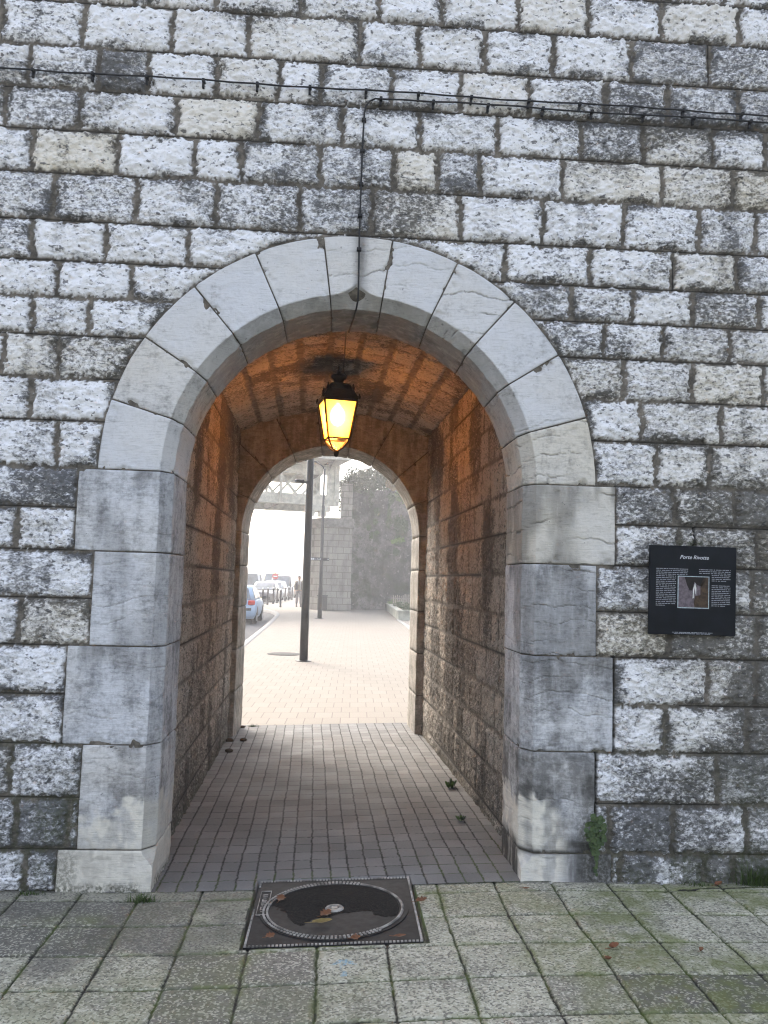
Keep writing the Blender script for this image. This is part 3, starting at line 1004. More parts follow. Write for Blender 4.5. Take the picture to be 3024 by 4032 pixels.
xs = axis(-2.1, 2.75, 0.0055, -12, 12, 0.06)
ys = axis(-1.55, 0.045, 0.0055, -12, 0.045, 0.06)
X, Y = np.meshgrid(xs, ys, indexing='ij')
yb = [-12.3 + 0.3 * i for i in range(0, 41)] + [0.2]
yb = [round(-0.115 - 0.3 * i, 4) for i in range(45, -1, -1)] + [0.3]
xb = [round(-12.6 + 0.3 * i - 0.012, 4) for i in range(0, 86)]
Xw = X + 0.010 * (vn(X * 0.9, Y * 2.3, 301) - 0.5)
row, col, du, dv, ru, rv = courses(Xw, Y + 0.008 * (vn(X * 1.7, Y, 303) - 0.5), yb, {i: xb for i in range(len(yb))}, 0.0022, 305)
dd = np.minimum(du - 0.0050, dv - 0.0058)
sid = _h(row.astype(np.int64), col.astype(np.int64), 51)
sid2 = _h(row.astype(np.int64), col.astype(np.int64), 53)
k = ss(-0.001, 0.006, dd)
h = gz(X, Y) + k * (0.003 * (sid - 0.5) + 0.0015 * ((X * 3.33) % 1 - .5) * (sid2 - .5) * 2 + 0.0022 * (fbm(X * 60, Y * 60, 3, 307) - 0.5)) - 0.010 * (1 - k) + 0.004 * (1 - k) * fbm(X * 70, Y * 70, 2, 309)
pm = pit(X, Y)
h = np.where(pm, h - 0.05, h)
edge_mh = np.maximum(np.abs(X - MHX), np.abs(Y - MHY)) - MHS / 2
near_mh = (edge_mh > 0) & (edge_mh < 0.016 + 0.006 * vn(X * 20, Y * 20, 3)) & ~pm
tone = np.clip(0.05 + 0.35 * sid2, 0, 1)
for (px, py, v) in [(-1.35, -.26, .7), (-1.05, -.26, .72), (-1.65, -.26, .7), (-1.35, -.56, .85), (-1.05, -.56, .8), (-0.75, -.56, .55), (-0.45, -.86, .8), (-0.75, -.86, .35), (-0.15, -.86, .72),
                    (-0.45, -1.16, .78), (-0.15, -1.16, .62), (0.75, -1.16, .25), (1.05, -1.16, .55), (1.35, -1.16, .92), (1.65, -1.16, .95), (1.95, -1.16, .9), (-1.95, -.26, .6), (-1.65, -.56, .7), (1.35, -.26, .05), (1.05, -.56, .1),
                    (-0.75, -.26, .55), (-0.45, -.26, .2), (-0.45, -.56, .25), (1.65, -.56, .15), (0.75, -.56, .1), (0.15, -.86, .15), (.45, -.86, .2)]:
    r_ = int(np.searchsorted(yb, py) - 1)
    c_ = int(np.searchsorted(xb, px) - 1)
    tone = np.where((row == r_) & (col == c_), v, tone)
mz = fbm(X * 1.6, Y * 1.6, 4, 311)
moss = np.clip(0.42 * ss(.40, .60, mz) + 0.75 * ss(.5, 1.9, X) * ss(.34, .55, mz) + 0.6 * ss(0.03, 0.0, dd) * ss(.4, .6, fbm(X * 5, Y * 5, 3, 313)), 0, 1)
moss = np.maximum(moss, 0.8 * np.exp(-((X + 1.15) / .2) ** 2 - ((Y + .36) / .08) ** 2))
damp = 0.85 * ss(.46, .62, fbm(X * 1.9 + 4, Y * 1.9, 4, 315)) * ss(0.1, -0.5, X) + 0.6 * ss(-0.10, -0.01, Y) * ss(.4, .6, fbm(X * 5, Y * 9, 3, 316)) * ss(.9, 1.4, X)
crk_y = -0.13 + 0.10 * np.clip((X - 1.66) / 0.8, 0, 2) + 0.022 * (fbm(X * 9, X * 0, 3, 318) - 0.5) * 2
crack = (np.abs(Y - crk_y) < 0.005 + 0.004 * vn(X * 30, Y * 0, 4)) & (X > 1.66) & (X < 2.6)
foot = np.where((X < -0.85) | (X > 1.02), ss(-0.030, -0.002, Y + 0.012 * (fbm(X * 12, Y * 12, 3, 320) - .5)), 0)
damp = np.maximum(damp, 0.9 * foot)
moss = np.maximum(moss, 0.8 * foot * ss(.4, .6, fbm(X * 3, Y * 3, 3, 321)))
ax_, ay_ = X - 0.095, Y + 0.865
arrow = ((np.abs(ax_) < 0.012) & (ay_ > -0.10) & (ay_ < 0.05)) | ((np.abs(np.abs(ax_) - (0.055 - ay_) * 0.8) < 0.014) & (ay_ > 0.0) & (ay_ < 0.055))
blue = arrow * 0.75 * ss(.35, .6, fbm(X * 30, Y * 30, 2, 317))
white_strip = (Y > -0.105) & (X < -0.75) & (X > -1.3)
tone = np.where(white_strip & (dd > 0), 0.0, tone)
at = dict(tone=tone, mort=np.maximum(1 - ss(-0.002, 0.003, dd + 0.004 * (fbm(X * 50, Y * 50, 2, 319) - .5)), np.maximum(near_mh.astype(float), crack.astype(float))), moss=moss, damp=damp, blue=blue)
tag(raw_mesh('pavement', np.stack([X, Y, h], -1).reshape(-1, 3), grid_faces(*X.shape), at, SLAB), kind='structure')

# passage floor: small setts
xs = np.arange(-1.12, 1.2, 0.0055)
ys = np.arange(-0.004, 5.14, 0.0075)
X, Y = np.meshgrid(xs, ys, indexing='ij')
wx = X + 0.012 * (vn(X * 0.7, Y * 0.8, 331) - 0.5) + 0.009 * (vn(X * 2.1, Y * 2.2, 333) - .5) + 0.024 * Y
wy = Y + 0.022 * (vn(X * 1.3, Y * 0.9, 335) - 0.5) + 0.007 * (vn(X * 6, Y * 2, 336) - .5)
yb = [-0.16 + 0.150 * i for i in range(0, 40)]
xb = [-1.75 + 0.1 * i for i in range(0, 40)]
row, col, du, dv, ru, rv = courses(wx, wy, yb, {i: xb for i in range(len(yb))}, 0.0025, 337)
dd = np.minimum(du - 0.0046, dv - 0.0030)
sid = _h(row.astype(np.int64), col.astype(np.int64), 55)
k = ss(-0.001, 0.003, dd)
h = gz(X, Y) + 0.004 + 0.005 * (vn(X * 2, Y * 2, 339) - .5) - 0.0014 * (1 - k)
pm = pit(X, Y)
h = np.where(pm, h - 0.06, h)
msk = ss(0.45, 0.6, fbm(X * 1.5, Y * 0.8, 3, 341)) * ss(2.2, 0.2, Y) + 0.8 * (Y < 0.25) * ss(.4, .55, fbm(X * 4, Y * 4, 2, 343))
at = dict(tone=sid, mort=1 - ss(-0.002, 0.002, dd), moss=np.clip(msk, 0, 1))
tag(raw_mesh('path', np.stack([X, Y, h], -1).reshape(-1, 3), grid_faces(*X.shape), at, COBBLE), kind='structure')

# beyond the gate: plaza paving, kerb and road
KB = [(-2.0, 5.05), (-2.0, 14.6), (-2.1, 24), (-2.27, 32.2), (-2.5, 34.8), (-2.82, 36.6), (-3.35, 38.5), (-3.85, 39.8), (-4.25, 41.3), (-4.2, 43.5), (-3.9, 47),
      (-3.72, 50), (-3.5, 54), (-3.3, 58), (-2.8, 65), (-1.6, 80), (2, 110), (8, 150)]
kx = np.interp
yy = np.concatenate([np.arange(5.13, 12.5, 0.4), np.arange(13, 36, 1.0), np.arange(36, 44, 0.3), np.arange(44, 150, 2.0)])
kxs = np.interp(yy, [q[1] for q in KB], [q[0] for q in KB])
tt = np.linspace(0, 1, 14) ** 2
PX = kxs[:, None] + (60 - kxs[:, None]) * tt[None, :]
PY = np.broadcast_to(yy[:, None], PX.shape)
PZ = gz(PX, PY) + 0.0
tag(raw_mesh('plaza_pavement', np.stack([PX, PY, PZ], -1).reshape(-1, 3), grid_faces(*PX.shape, flip=True), None, PLAZA), kind='structure')
RX = -16 + (kxs[:, None] + 16 + 0.05) * np.linspace(0, 1, 6)[None, :]
RY = np.broadcast_to(yy[:, None], RX.shape)
tag(raw_mesh('road', np.stack([RX, RY, -0.13 + 0 * RX], -1).reshape(-1, 3), grid_faces(*RX.shape, flip=True), None, ASPHALT), kind='structure')
kp = []
for dx, z in ((-0.16, -0.14), (-0.16, -0.015), (-0.14, 0.006), (0.02, 0.008), (0.02, -0.1)):
    kp.append(np.stack([kxs + dx, yy, gz(kxs, yy) + z], -1))
KP = np.stack(kp, 1)
tag(raw_mesh('kerb', KP.reshape(-1, 3), grid_faces(*KP.shape[:2], flip=True), None, KERB, smooth=False), kind='structure')

# ------------------------------------------------------------------ HAZE
hz = MB().box((0, 90, 6.0), (396, 420, 14.6)).build('haze', None)
hm = bpy.data.materials.new('mist')
hm.use_nodes = True
ht = hm.node_tree
for n_ in list(ht.nodes):
    if n_.type != 'OUTPUT_MATERIAL':
        ht.nodes.remove(n_)
pv = ht.nodes.new('ShaderNodeVolumePrincipled')
pv.inputs['Color'].default_value = (0.96, 0.96, 0.97, 1)
pv.inputs['Density'].default_value = HAZE_DENSITY
pv.inputs['Anisotropy'].default_value = 0.35
ht.links.new(pv.outputs[0], ht.nodes['Material Output'].inputs['Volume'])
hz.data.materials.append(hm)
tag(hz, kind='stuff')
hz['label'] = 'pale morning mist hanging over the street'

# ------------------------------------------------------------------ HANGING LANTERN
lan = thing('hanging_lantern', 'lit amber street lantern with four glass sides hanging under the passage vault', 'lantern', (-0.004, 2.45, 2.638), (0, 0, R(11)))
b = MB()
b.lathe([(0.155, 0.470), (0.150, 0.482), (0.128, 0.520), (0.105, 0.560), (0.088, 0.600), (0.068, 0.618)], 4, sq=True, rot=0)
b.build('roof', LANTERNP, lan)
b = MB()
b.lathe([(0.068, 0.615), (0.045, 0.622), (0.041, 0.640), (0.046, 0.655), (0.064, 0.668), (0.068, 0.684), (0.060, 0.696), (0.020, 0.702), (0.016, 0.73)], 20)
b.build('chimney', LANTERNP, lan, True)
for sx, sy in ((1, 1), (1, -1), (-1, 1), (-1, -1)):
    for z, q, hh in ((0.560, 0.106, 0.05), (0.482, 0.150, 0.035)):
        MB().lathe([(0.010, -0.01), (0.014, hh * 0.35), (0.006, hh * 0.6), (0.009, hh * 0.75), (0.001, hh)], 8, (sx * q, sy * q, z)).build('corner_finial', LANTERNP, lan, True)
for sx, sy in ((0, 1), (0, -1), (-1, 0), (1, 0)):
    b = MB()
    o_ = [(-0.075, 0.0), (-0.075, 0.012), (-0.05, 0.026), (-0.03, 0.010), (0.0, 0.030), (0.03, 0.010), (0.05, 0.026), (0.075, 0.012), (0.075, 0.0)]
    fr = [b.bm.verts.new((q_ if sx == 0 else sx * 0.098, q_ if sy == 0 else sy * 0.098, 0.562 + z_)) for q_, z_ in o_]
    bk = [b.bm.verts.new((q_ if sx == 0 else sx * 0.106, q_ if sy == 0 else sy * 0.106, 0.562 + z_)) for q_, z_ in o_]
    b.bm.faces.new(fr)
    b.bm.faces.new(bk[::-1])
    for k_ in range(len(o_)):
        j_ = (k_ + 1) % len(o_)
        b.bm.faces.new((fr[k_], bk[k_], bk[j_], fr[j_]))
    b.build('cresting', LANTERNP, lan)
b = MB()
b.tube([(0, 0, 0.72), (0, 0, 0.80), (-0.01, 0, 0.815), (-0.028, 0, 0.812), (-0.034, 0, 0.80)], 0.009, 8)
b.tube([(0, 0, 0.80), (0, 0, 0.83)], 0.006, 6)
b.build('hook', LANTERNP, lan, True)
TOPW, BOTW, ZT, ZB = 0.138, 0.088, 0.462, 0.150
b = MB()
for sx, sy in ((1, 1), (1, -1), (-1, 1), (-1, -1)):
    b.bar((sx * TOPW, sy * TOPW, ZT), (sx * BOTW, sy * BOTW, ZB), 0.013)
    b.tube([(sx * BOTW, sy * BOTW, ZB), (sx * 0.074, sy * 0.074, 0.118), (sx * 0.045, sy * 0.045, 0.075), (sx * 0.016, sy * 0.016, 0.052)], [0.008, 0.008, 0.007, 0.007], 6)
for z, q, t_ in ((ZT, TOPW, 0.016), (ZB, BOTW, 0.012)):
    for a0, a1 in (((-1, -1), (1, -1)), ((1, -1), (1, 1)), ((1, 1), (-1, 1)), ((-1, 1), (-1, -1))):
        b.bar((a0[0] * q, a0[1] * q, z), (a1[0] * q, a1[1] * q, z), t_)
b.build('frame', LANTERNP, lan)
MB().lathe([(0.004, 0.0), (0.018, 0.010), (0.021, 0.026), (0.024, 0.050), (0.018, 0.060), (0.008, 0.062)], 16).build('finial', LANTERNP, lan, True)
gm = bpy.data.materials.new('amber_glass')
gm.use_nodes = True
gt = gm.node_tree
gt.nodes.remove(gt.nodes['Principled BSDF'])
tr = gt.nodes.new('ShaderNodeBsdfTransparent'); tr.inputs[0].default_value = (1.0, 0.80, 0.40, 1)
tl = gt.nodes.new('ShaderNodeBsdfTranslucent'); tl.inputs[0].default_value = (0.95, 0.72, 0.16, 1)
gl = gt.nodes.new('ShaderNodeBsdfGlossy'); gl.inputs['Roughness'].default_value = 0.15
tcg = gt.nodes.new('ShaderNodeTexCoord')
nzg = gt.nodes.new('ShaderNodeTexNoise'); nzg.inputs['Scale'].default_value = 28
gt.links.new(tcg.outputs['Object'], nzg.inputs['Vector'])
mrg = gt.nodes.new('ShaderNodeMapRange')
for i_, v_ in enumerate((0.30, 0.42, 0.93, 0.55)):
    mrg.inputs[1 + i_].default_value = v_
gt.links.new(nzg.outputs['Fac'], mrg.inputs[0])
mg = gt.nodes.new('ShaderNodeMixShader')
gt.links.new(mrg.outputs[0], mg.inputs[0])
mrg.inputs[3].default_value, mrg.inputs[4].default_value = 0.95, 0.84
gt.links.new(tr.outputs[0], mg.inputs[1]); gt.links.new(tl.outputs[0], mg.inputs[2])
mg2 = gt.nodes.new('ShaderNodeMixShader'); mg2.inputs[0].default_value = 0.04
gt.links.new(mg.outputs[0], mg2.inputs[1]); gt.links.new(gl.outputs[0], mg2.inputs[2])
gt.links.new(mg2.outputs[0], gt.nodes['Material Output'].inputs[0])
e = 0.004
for ax in range(4):
    a = ax * math.pi / 2
    rz = Matrix.Rotation(a, 3, 'Z')
    b = MB()
    zt, zb = ZT - 0.008, ZB + 0.006
    qt, qb = TOPW - 0.006, BOTW - 0.006
    b.poly([rz @ Vector(p_) for p_ in ((-qb, -qb - e, zb), (qb, -qb - e, zb), (qt, -qt - e, zt), (-qt, -qt - e, zt))])
    b.build('glass_pane', gm, lan)
b = MB()
for ax in range(4):
    rz = Matrix.Rotation(ax * math.pi / 2, 3, 'Z')
    b.poly([rz @ Vector(p_) for p_ in ((-0.015, -0.015, 0.062), (0.015, -0.015, 0.062), (0.080, -0.080, 0.142), (-0.080, -0.080, 0.142))])
clr = M('clear_lower_glass', 0.1, 0.5)
clr.color((0.9, 0.75, 0.55)); clr.b.inputs['Alpha'].default_value = 0.28
b.build('lower_glass', clr.m, lan)
blb = M('lamp_bulb', 0.5)
blb.color((1, 0.8, 0.5))
blb.put(blb.b.inputs['Emission Color'], (1.0, 0.62, 0.30))
blb.b.inputs['Emission Strength'].default_value = 12.0
MB().lathe([(0.008, 0.460), (0.018, 0.450), (0.030, 0.430), (0.055, 0.395), (0.066, 0.350), (0.058, 0.305), (0.036, 0.275), (0.008, 0.262)], 16).build('bulb', blb.m, lan, True)
pl_ = bpy.data.lights.new('lamp_glow', 'POINT')
pl_.energy = LAMP_W
pl_.color = (1.0, 0.31, 0.035)
pl_.shadow_soft_size = 0.045
po = bpy.data.objects.new('lamp_glow', pl_)
COL.objects.link(po)
po.parent = lan
po.location = (0, 0, 0.235)

# ------------------------------------------------------------------ CABLES
def clip(parent, p, ang_):
    b = MB()
    r_ = Euler((0, ang_, 0))
    b.box(p, (0.017, 0.036, 0.019), r_, 0.004)
    b.box((p[0] - 0.002, p[1] + 0.010, p[2] - 0.022), (0.013, 0.02, 0.026), r_, 0.003)
    b.build('cable_clip', CABLEM, parent)


c1 = thing('wall_cable', 'long black cable strung straight across the wall above the arch, the upper of the two', 'cable', (0, -0.035, 4.335))
xs_ = np.linspace(-8.5, 8.5, 120)
cl1 = [-4.9, -4.3, -3.7, -3.1, -2.55, -2.1] + [-1.715, -1.397, -1.104, -0.797, -0.503, -0.213, 0.098, 0.391, 0.689, 1.016, 1.307, 1.606, 1.906, 2.25, 2.6, 2.95]


def sag(x, cl):
    k = min(cl, key=lambda q: abs(q - x))
    return 0.010 * math.sin(x * 5.1) * 0.35 - 0.004 * min(1, abs(x - k) / 0.15)


xs_ = np.arange(-8.5, 8.5, 0.05)
MB().tube([(x, 0, sag(x, cl1)) for x in xs_], 0.0050, 7).build('cable_run', CABLEM, c1, True)
for q in cl1:
    clip(c1, (q, 0.006, -0.004), 0)
c2 = thing('wall_cable', 'lower black cable that bends down over the keystone to feed the lantern', 'cable', (0, -0.035, 4.294))
cl2 = [0.182, 0.476, 0.785, 1.096, 1.378, 1.677, 1.968, 2.30, 2.62, 2.95]
pts = [(x, 0, sag(x + 2, cl2)) for x in np.arange(8.5, 0.17, -0.05)]
pts += [(0.150, 0.0, -0.006), (0.118, 0.0, -0.024), (0.099, 0.002, -0.052), (0.092, 0.004, -0.09), (0.088, 0.006, -0.25), (0.086, 0.004, -0.5), (0.085, 0.010, -0.76), (0.087, 0.016, -0.95), (0.089, 0.018, -1.10)]
pts += [(0.088, 0.03, -1.152), (0.083, 0.09, -1.172), (0.078, 0.135, -1.184), (0.066, 0.30, -1.187), (0.050, 0.51, -1.185), (0.046, 0.545, -1.15), (0.044, 0.57, -0.92), (0.042, 0.60, -0.896), (0.040, 1.2, -0.892), (0.036, 2.2, -0.892), (0.034, 2.43, -0.90), (0.036, 2.47, -0.93), (0.060, 2.49, -0.965), (0.052, 2.49, -0.995), (0.020, 2.49, -0.995), (-0.004, 2.485, -0.955)]
MB().tube(pts, 0.0050, 7).build('cable_run', CABLEM, c2, True)
for q in cl2:
    clip(c2, (q, 0.006, -0.004), 0)
for z, x in ((-0.13, 0.091), (-0.31, 0.088), (-0.50, 0.086), (-0.68, 0.0855), (-0.87, 0.086)):
    MB().box((x, 0.010, z), (0.026, 0.032, 0.016), None, 0.003).build('cable_clip', CABLEM, c2)

# ------------------------------------------------------------------ INFORMATION SIGN
SW, SH = 0.480, 0.478
sg = thing('information_sign', 'square black information panel with white text and a picture, right of the arch', 'sign', (1.938, -0.055, 1.612), (R(2), R(0.2), 0))
MB().box((0, 0, 0), (SW, 0.016, SH), None, 0.003).build('panel', SIGNB, sg)
for z_ in (0.12, -0.12):
    MB().box((0, 0.03, z_), (0.3, 0.045, 0.03)).build('bracket', BLACKP, sg)


def uv(u_, v_): return (u_ - 0.5) * SW, (0.5 - v_) * SH


FY = -0.0095


def text_mesh(name, body, size, mat, parent, loc, rot, shear=0.0, align='CENTER', extr=0.0006):
    cu = bpy.data.curves.new(name, 'FONT')
    cu.body = body; cu.size = size; cu.align_x = align; cu.align_y = 'CENTER'; cu.shear = shear; cu.extrude = extr
    o = bpy.data.objects.new(name, cu)
    COL.objects.link(o)
    bpy.context.view_layer.update()
    me = bpy.data.meshes.new_from_object(o.evaluated_get(bpy.context.evaluated_depsgraph_get()))
    bpy.data.objects.remove(o)
    q = link_mesh(name, me, mat, parent, False)
    q.location = loc
    q.rotation_euler = rot
    return q


x0, z0 = uv(0.51, 0.128)
text_mesh('title', 'Porte Rivotte', 0.029, SIGNW, sg, (x0, FY, z0), (R(90), 0, 0), 0.28)


def printed(name, lines):
    bb = MB()
    r_ = random.Random(len(lines) * 7)
    for (ua, ub, v_) in lines:
        u_ = ua
        while u_ < ub - 0.004:
            wd = min(r_.uniform(0.012, 0.045), ub - u_)
            xa, zz = uv(u_, v_)
            xb_, _ = uv(u_ + wd, v_)
            bb.box(((xa + xb_) / 2, FY, zz), (xb_ - xa, 0.001, SH * 0.0078))
            u_ += wd + r_.choice((0.005, 0.006, 0.012))
    bb.build(name, SIGNG, sg)


LH = 0.0206
printed('text_column', [(0.076, 0.44 if i < 4 else 0.303, 0.262 + LH * i) for i in range(20)] + [(0.076, 0.18, 0.262 + LH * 20)])
printed('text_column', [(0.568 if i < 3 else 0.715, 0.93 if i != 6 else 0.88, 0.262 + LH * i) for i in range(7)])
printed('text_column', [(0.715, 0.93 if i < 11 else 0.87, 0.262 + LH * (i + 8.6)) for i in range(12)])
bb = MB()
for (ua, ub, va, vb) in ((0.324, 0.686, 0.338, 0.347), (0.324, 0.686, 0.690, 0.700), (0.324, 0.333, 0.347, 0.690), (0.677, 0.686, 0.347, 0.690)):
    xa, za = uv(ua, va); xb_, zb_ = uv(ub, vb)
    bb.box(((xa + xb_) / 2, FY, (za + zb_) / 2), (xb_ - xa, 0.002, za - zb_))
bb.build('picture_border', PICF, sg)
PC = {'a': plain('picture_mauve', (0.13, 0.105, 0.12), 0.5, 0.2, var=0.3, scale=60), 'b': plain('picture_dark', (0.016, 0.013, 0.012), 0.5, 0.2, var=0.3),
      'c': plain('picture_brown', (0.055, 0.035, 0.022), 0.5, 0.2, var=0.4, scale=50), 'd': plain('picture_pale', (0.6, 0.6, 0.58), 0.5, 0.2, var=0.2)}


def picpoly(nm, mat, pts, lift):
    bb = MB()
    bb.poly([(uv(u_, v_)[0], FY - lift, uv(u_, v_)[1]) for u_, v_ in pts])
    return bb.build(nm, PC[mat], sg)


p0 = picpoly('picture', 'a', [(0.333, 0.690), (0.677, 0.690), (0.677, 0.347), (0.333, 0.347)], 0.0004)
for nm, mt, pp in (('picture_shadow', 'b', [(0.40, 0.347), (0.66, 0.347), (0.60, 0.45), (0.55, 0.44), (0.515, 0.40), (0.49, 0.50), (0.46, 0.50), (0.43, 0.44)]),
                   ('picture_wall', 'c', [(0.52, 0.69), (0.677, 0.69), (0.677, 0.347), (0.62, 0.36), (0.585, 0.43), (0.585, 0.55), (0.525, 0.56), (0.51, 0.63)]),
                   ('picture_spire', 'd', [(0.495, 0.59), (0.512, 0.58), (0.512, 0.50), (0.520, 0.46), (0.527, 0.53), (0.535, 0.55), (0.537, 0.47), (0.522, 0.41), (0.500, 0.48)])):
    q = picpoly(nm, mt, pp, 0.0012 if mt != 'd' else 0.0018)
    q.parent = p0
printed('footer_text', [(0.27, 0.73, 0.972), (0.29, 0.71, 0.985)])

# ------------------------------------------------------------------ MANHOLE
mh = thing('manhole_cover', 'square cast iron manhole frame with a round asphalt-filled lid at the foot of the arch', 'manhole cover',
           (MHX, MHY, float(gz(MHX, MHY)) + 0.001), (0, -math.atan(0.040), R(-0.6)))
H2 = MHS / 2 - 0.004
b = MB()
b.box((0, 0, -0.012), (2 * H2, 2 * H2, 0.02))
b.build('frame', IRON, mh)
RO = 0.345
b = MB()
for sx, sy, l in ((0, 1, 0), (0, -1, 0), (1, 0, 1), (-1, 0, 1)):
    n_ = 46
    for i in range(n_):
        q = -H2 + (i + 0.5) * 2 * H2 / n_
        if sy == 0 and sx == -1 and 0.02 < q < 0.30:
            continue
        ln = 2 * H2 / n_ * (0.62 if not (sx == 1) else 0.95)
        c_ = (sx * (H2 - 0.006), q) if sx else (q, sy * (H2 - 0.006))
        b.box((c_[0], c_[1], 0.0), ((0.010, ln) if sx else (ln, 0.010)) + (0.008,), None, 0.0015)
b.build('edge_ribs', WORN, mh)
b = MB()
n_ = 110
for i in range(n_):
    a = 2 * math.pi * i / n_
    if -0.9 < ((a + math.pi) % (2 * math.pi)) - math.pi < 1.15:
        continue
    for rr_ in (RO - 0.004, RO - 0.022):
        b.box((rr_ * math.cos(a), rr_ * math.sin(a), 0.002), (0.010, 0.0115, 0.010), Euler((0, 0, a)), 0.0015)
pts = [((RO - 0.016) * math.cos(a), (RO - 0.016) * math.sin(a), 0.002) for a in np.linspace(-0.9, 1.15, 40)]
b.tube(pts, 0.0075, 6)
b.build('rim', WORN, mh)
b = MB()
ring_ = [(RO + 0.012, -0.004), (RO + 0.012, 0.002), (RO - 0.030, 0.002), (RO - 0.034, -0.006)]
b.lathe(ring_, 96, cap=False)
b.build('rim_seat', IRON, mh, False)
# round lid: asphalt fill worn away towards the street side
nr, na = 60, 220
rr_ = np.linspace(0.0, RO - 0.033, nr)
aa_ = np.linspace(0, 2 * math.pi, na)
Rr_, Aa_ = np.meshgrid(rr_, aa_, indexing='ij')
LX, LY = Rr_ * np.cos(Aa_), Rr_ * np.sin(Aa_)
bd = LY + 0.125 + 0.22 * (fbm(LX * 6 + 3, LY * 6, 4, 401) - 0.5) - 0.05 * np.cos((LX - 0.03) * 11)
bd = bd - 0.16 * ss(-0.15, -0.27, LX)
asph = ss(-0.03, 0.045, bd + 0.05 * (fbm(LX * 40, LY * 40, 3, 407) - .5))
LZ = -0.012 + 0.012 * asph + 0.004 * asph * (vn(LX * 160, LY * 160, 403) - 0.3) + 0.003 * (1 - asph) * (fbm(LX * 18, LY * 18, 4, 405) - .5) * 2
lm = M('asphalt_fill_and_wet_grime', 0.8, 0.2)
av = lm.attr('asph')
nn = lm.noise(16, 5, 0.6)
wet = lm.mix(lm.rng(nn, .35, .62), (0.008, 0.0075, 0.008), (0.024, 0.019, 0.015))
wet = lm.mix(lm.rng(lm.noise(9, 4, .6), .55, .68), wet, (0.085, 0.045, 0.022))
asp = lm.mix(lm.rng(lm.noise(170, 2), .56, .66), (0.009, 0.0085, 0.008), (0.065, 0.052, 0.040))
lm.color(lm.mix(av, wet, asp))
lm.rough(lm.rng(av, 0, 1, 0.5, 0.95))
lm.bump(lm.noise(150, 3), 0.004, 0.7)
raw_mesh('lid', np.stack([LX, LY, LZ], -1).reshape(-1, 3), grid_faces(nr, na, flip=False), dict(asph=asph), lm.m, mh)
b = MB()
b.lathe([(0.020, 0.001), (0.022, 0.006), (0.040, 0.007), (0.046, 0.002), (0.046, -0.012)], 36, cap=False)
b.build('pick_hole_ring', WORN, mh, True)
MB().box((0, 0, 0.0035), (0.030, 0.030, 0.004)).build('pick_hole', BLACKP, mh)
b = MB()
for (x_, y_, sx, sy) in ((-H2 + 0.020, 0.16, 0.003, 0.30), (-H2 + 0.070, 0.16, 0.003, 0.30), (-H2 + 0.045, 0.31, 0.05, 0.003), (-H2 + 0.045, 0.01, 0.05, 0.003)):
    b.box((x_, y_ - 0.06, 0.0005), (sx, sy, 0.006))
for i in range(9):
    b.box((-H2 + 0.045, -0.01 + i * 0.027, 0.0), (0.024 if i % 3 else 0.016, 0.006, 0.005))
    if i % 2:
        b.box((-H2 + 0.036, 0.003 + i * 0.027, 0.0), (0.005, 0.014, 0.005))
b.build('maker_plate', WORN, mh)


# ------------------------------------------------------------------ DEAD LEAVES
def leaf_mesh(bb, ln, wd, curl, seed, lobes=0):
    r_ = random.Random(seed)
    n = 9
    L, C_, Rr2 = [], [], []
    for i in range(n):
        t = i / (n - 1)
        wv = wd * (math.sin(math.pi * (t * 0.94 + 0.03)) ** 0.8) * (1 + (0.35 * math.cos(t * 20) if lobes else 0.10 * math.cos(t * 14)))
        zc = curl * (abs(t - 0.45) ** 1.6) * 2
        C_.append(bb.bm.verts.new((t * ln, 0, zc + 0.001)))
        L.append(bb.bm.verts.new((t * ln + r_.uniform(-.002, .002), wv, zc + curl * 0.9 * wv / wd + 0.001)))
        Rr2.append(bb.bm.verts.new((t * ln, -wv, zc + curl * 0.5 * wv / wd + 0.001)))
    for i in range(n - 1):
        bb.bm.faces.new((C_[i], C_[i + 1], L[i + 1], L[i]))
        bb.bm.faces.new((C_[i + 1], C_[i], Rr2[i], Rr2[i + 1]))
    bb.tube([(-ln * 0.35, 0.002, 0.004), (0, 0, 0.002), (ln * 0.5, 0, 0.003)], 0.0012, 4)


def fallen(x, y, ln, wd, rot, mat, label, curl=0.012, dz=0.0, lobes=0, group='fallen leaves on the paving'):
    bb = MB()
    leaf_mesh(bb, ln * 0.78, wd * 0.78, curl * 1.25, int(x * 1000) & 255, lobes)
    o = bb.build('fallen_leaf', mat, None, True)
    at = o.data.attributes.new('tone', 'FLOAT', 'POINT')
    at.data.foreach_set('value', np.random.RandomState(3).rand(len(o.data.vertices)).astype(np.float32))
    o.location = (x, y, float(gz(x, y)) + 0.005 + dz)
    o.rotation_euler = (R(4), R(-3), rot)
    return tag(o, label, 'leaf', group)


fallen(1.235, -0.803, 0.060, 0.017, 0.15, LEAFO, 'curled orange dead leaf lying alone on pale slab right of the manhole', 0.016)
fallen(1.185, -0.895, 0.045, 0.007, -0.9, LEAFBR, 'thin brown leaf sliver on slab joint below the curled orange leaf')
fallen(1.62, -0.83, 0.030, 0.010, 0.3, LEAFBR, 'tiny rust brown leaf on slab farther right than the curled orange leaf')
fallen(0.455, -0.262, 0.075, 0.022, 0.2, LEAFBR, 'reddish brown leaf crossing the right edge of manhole frame', 0.010, 0.008, 1)
fallen(0.13, -0.645, 0.055, 0.026, 0.1, LEAFBR, 'brown leaf stuck on near edge of manhole frame', 0.006, 0.006, 1)
fallen(0.32, -0.640, 0.07, 0.014, 0.0, LEAFBR, 'flat brown leaf at near right corner of manhole frame', 0.004, 0.006)
fallen(-0.245, -0.600, 0.055, 0.026, 0.5, LEAFBR, 'dark brown leaf on near left corner of manhole frame', 0.006, 0.006, 1)
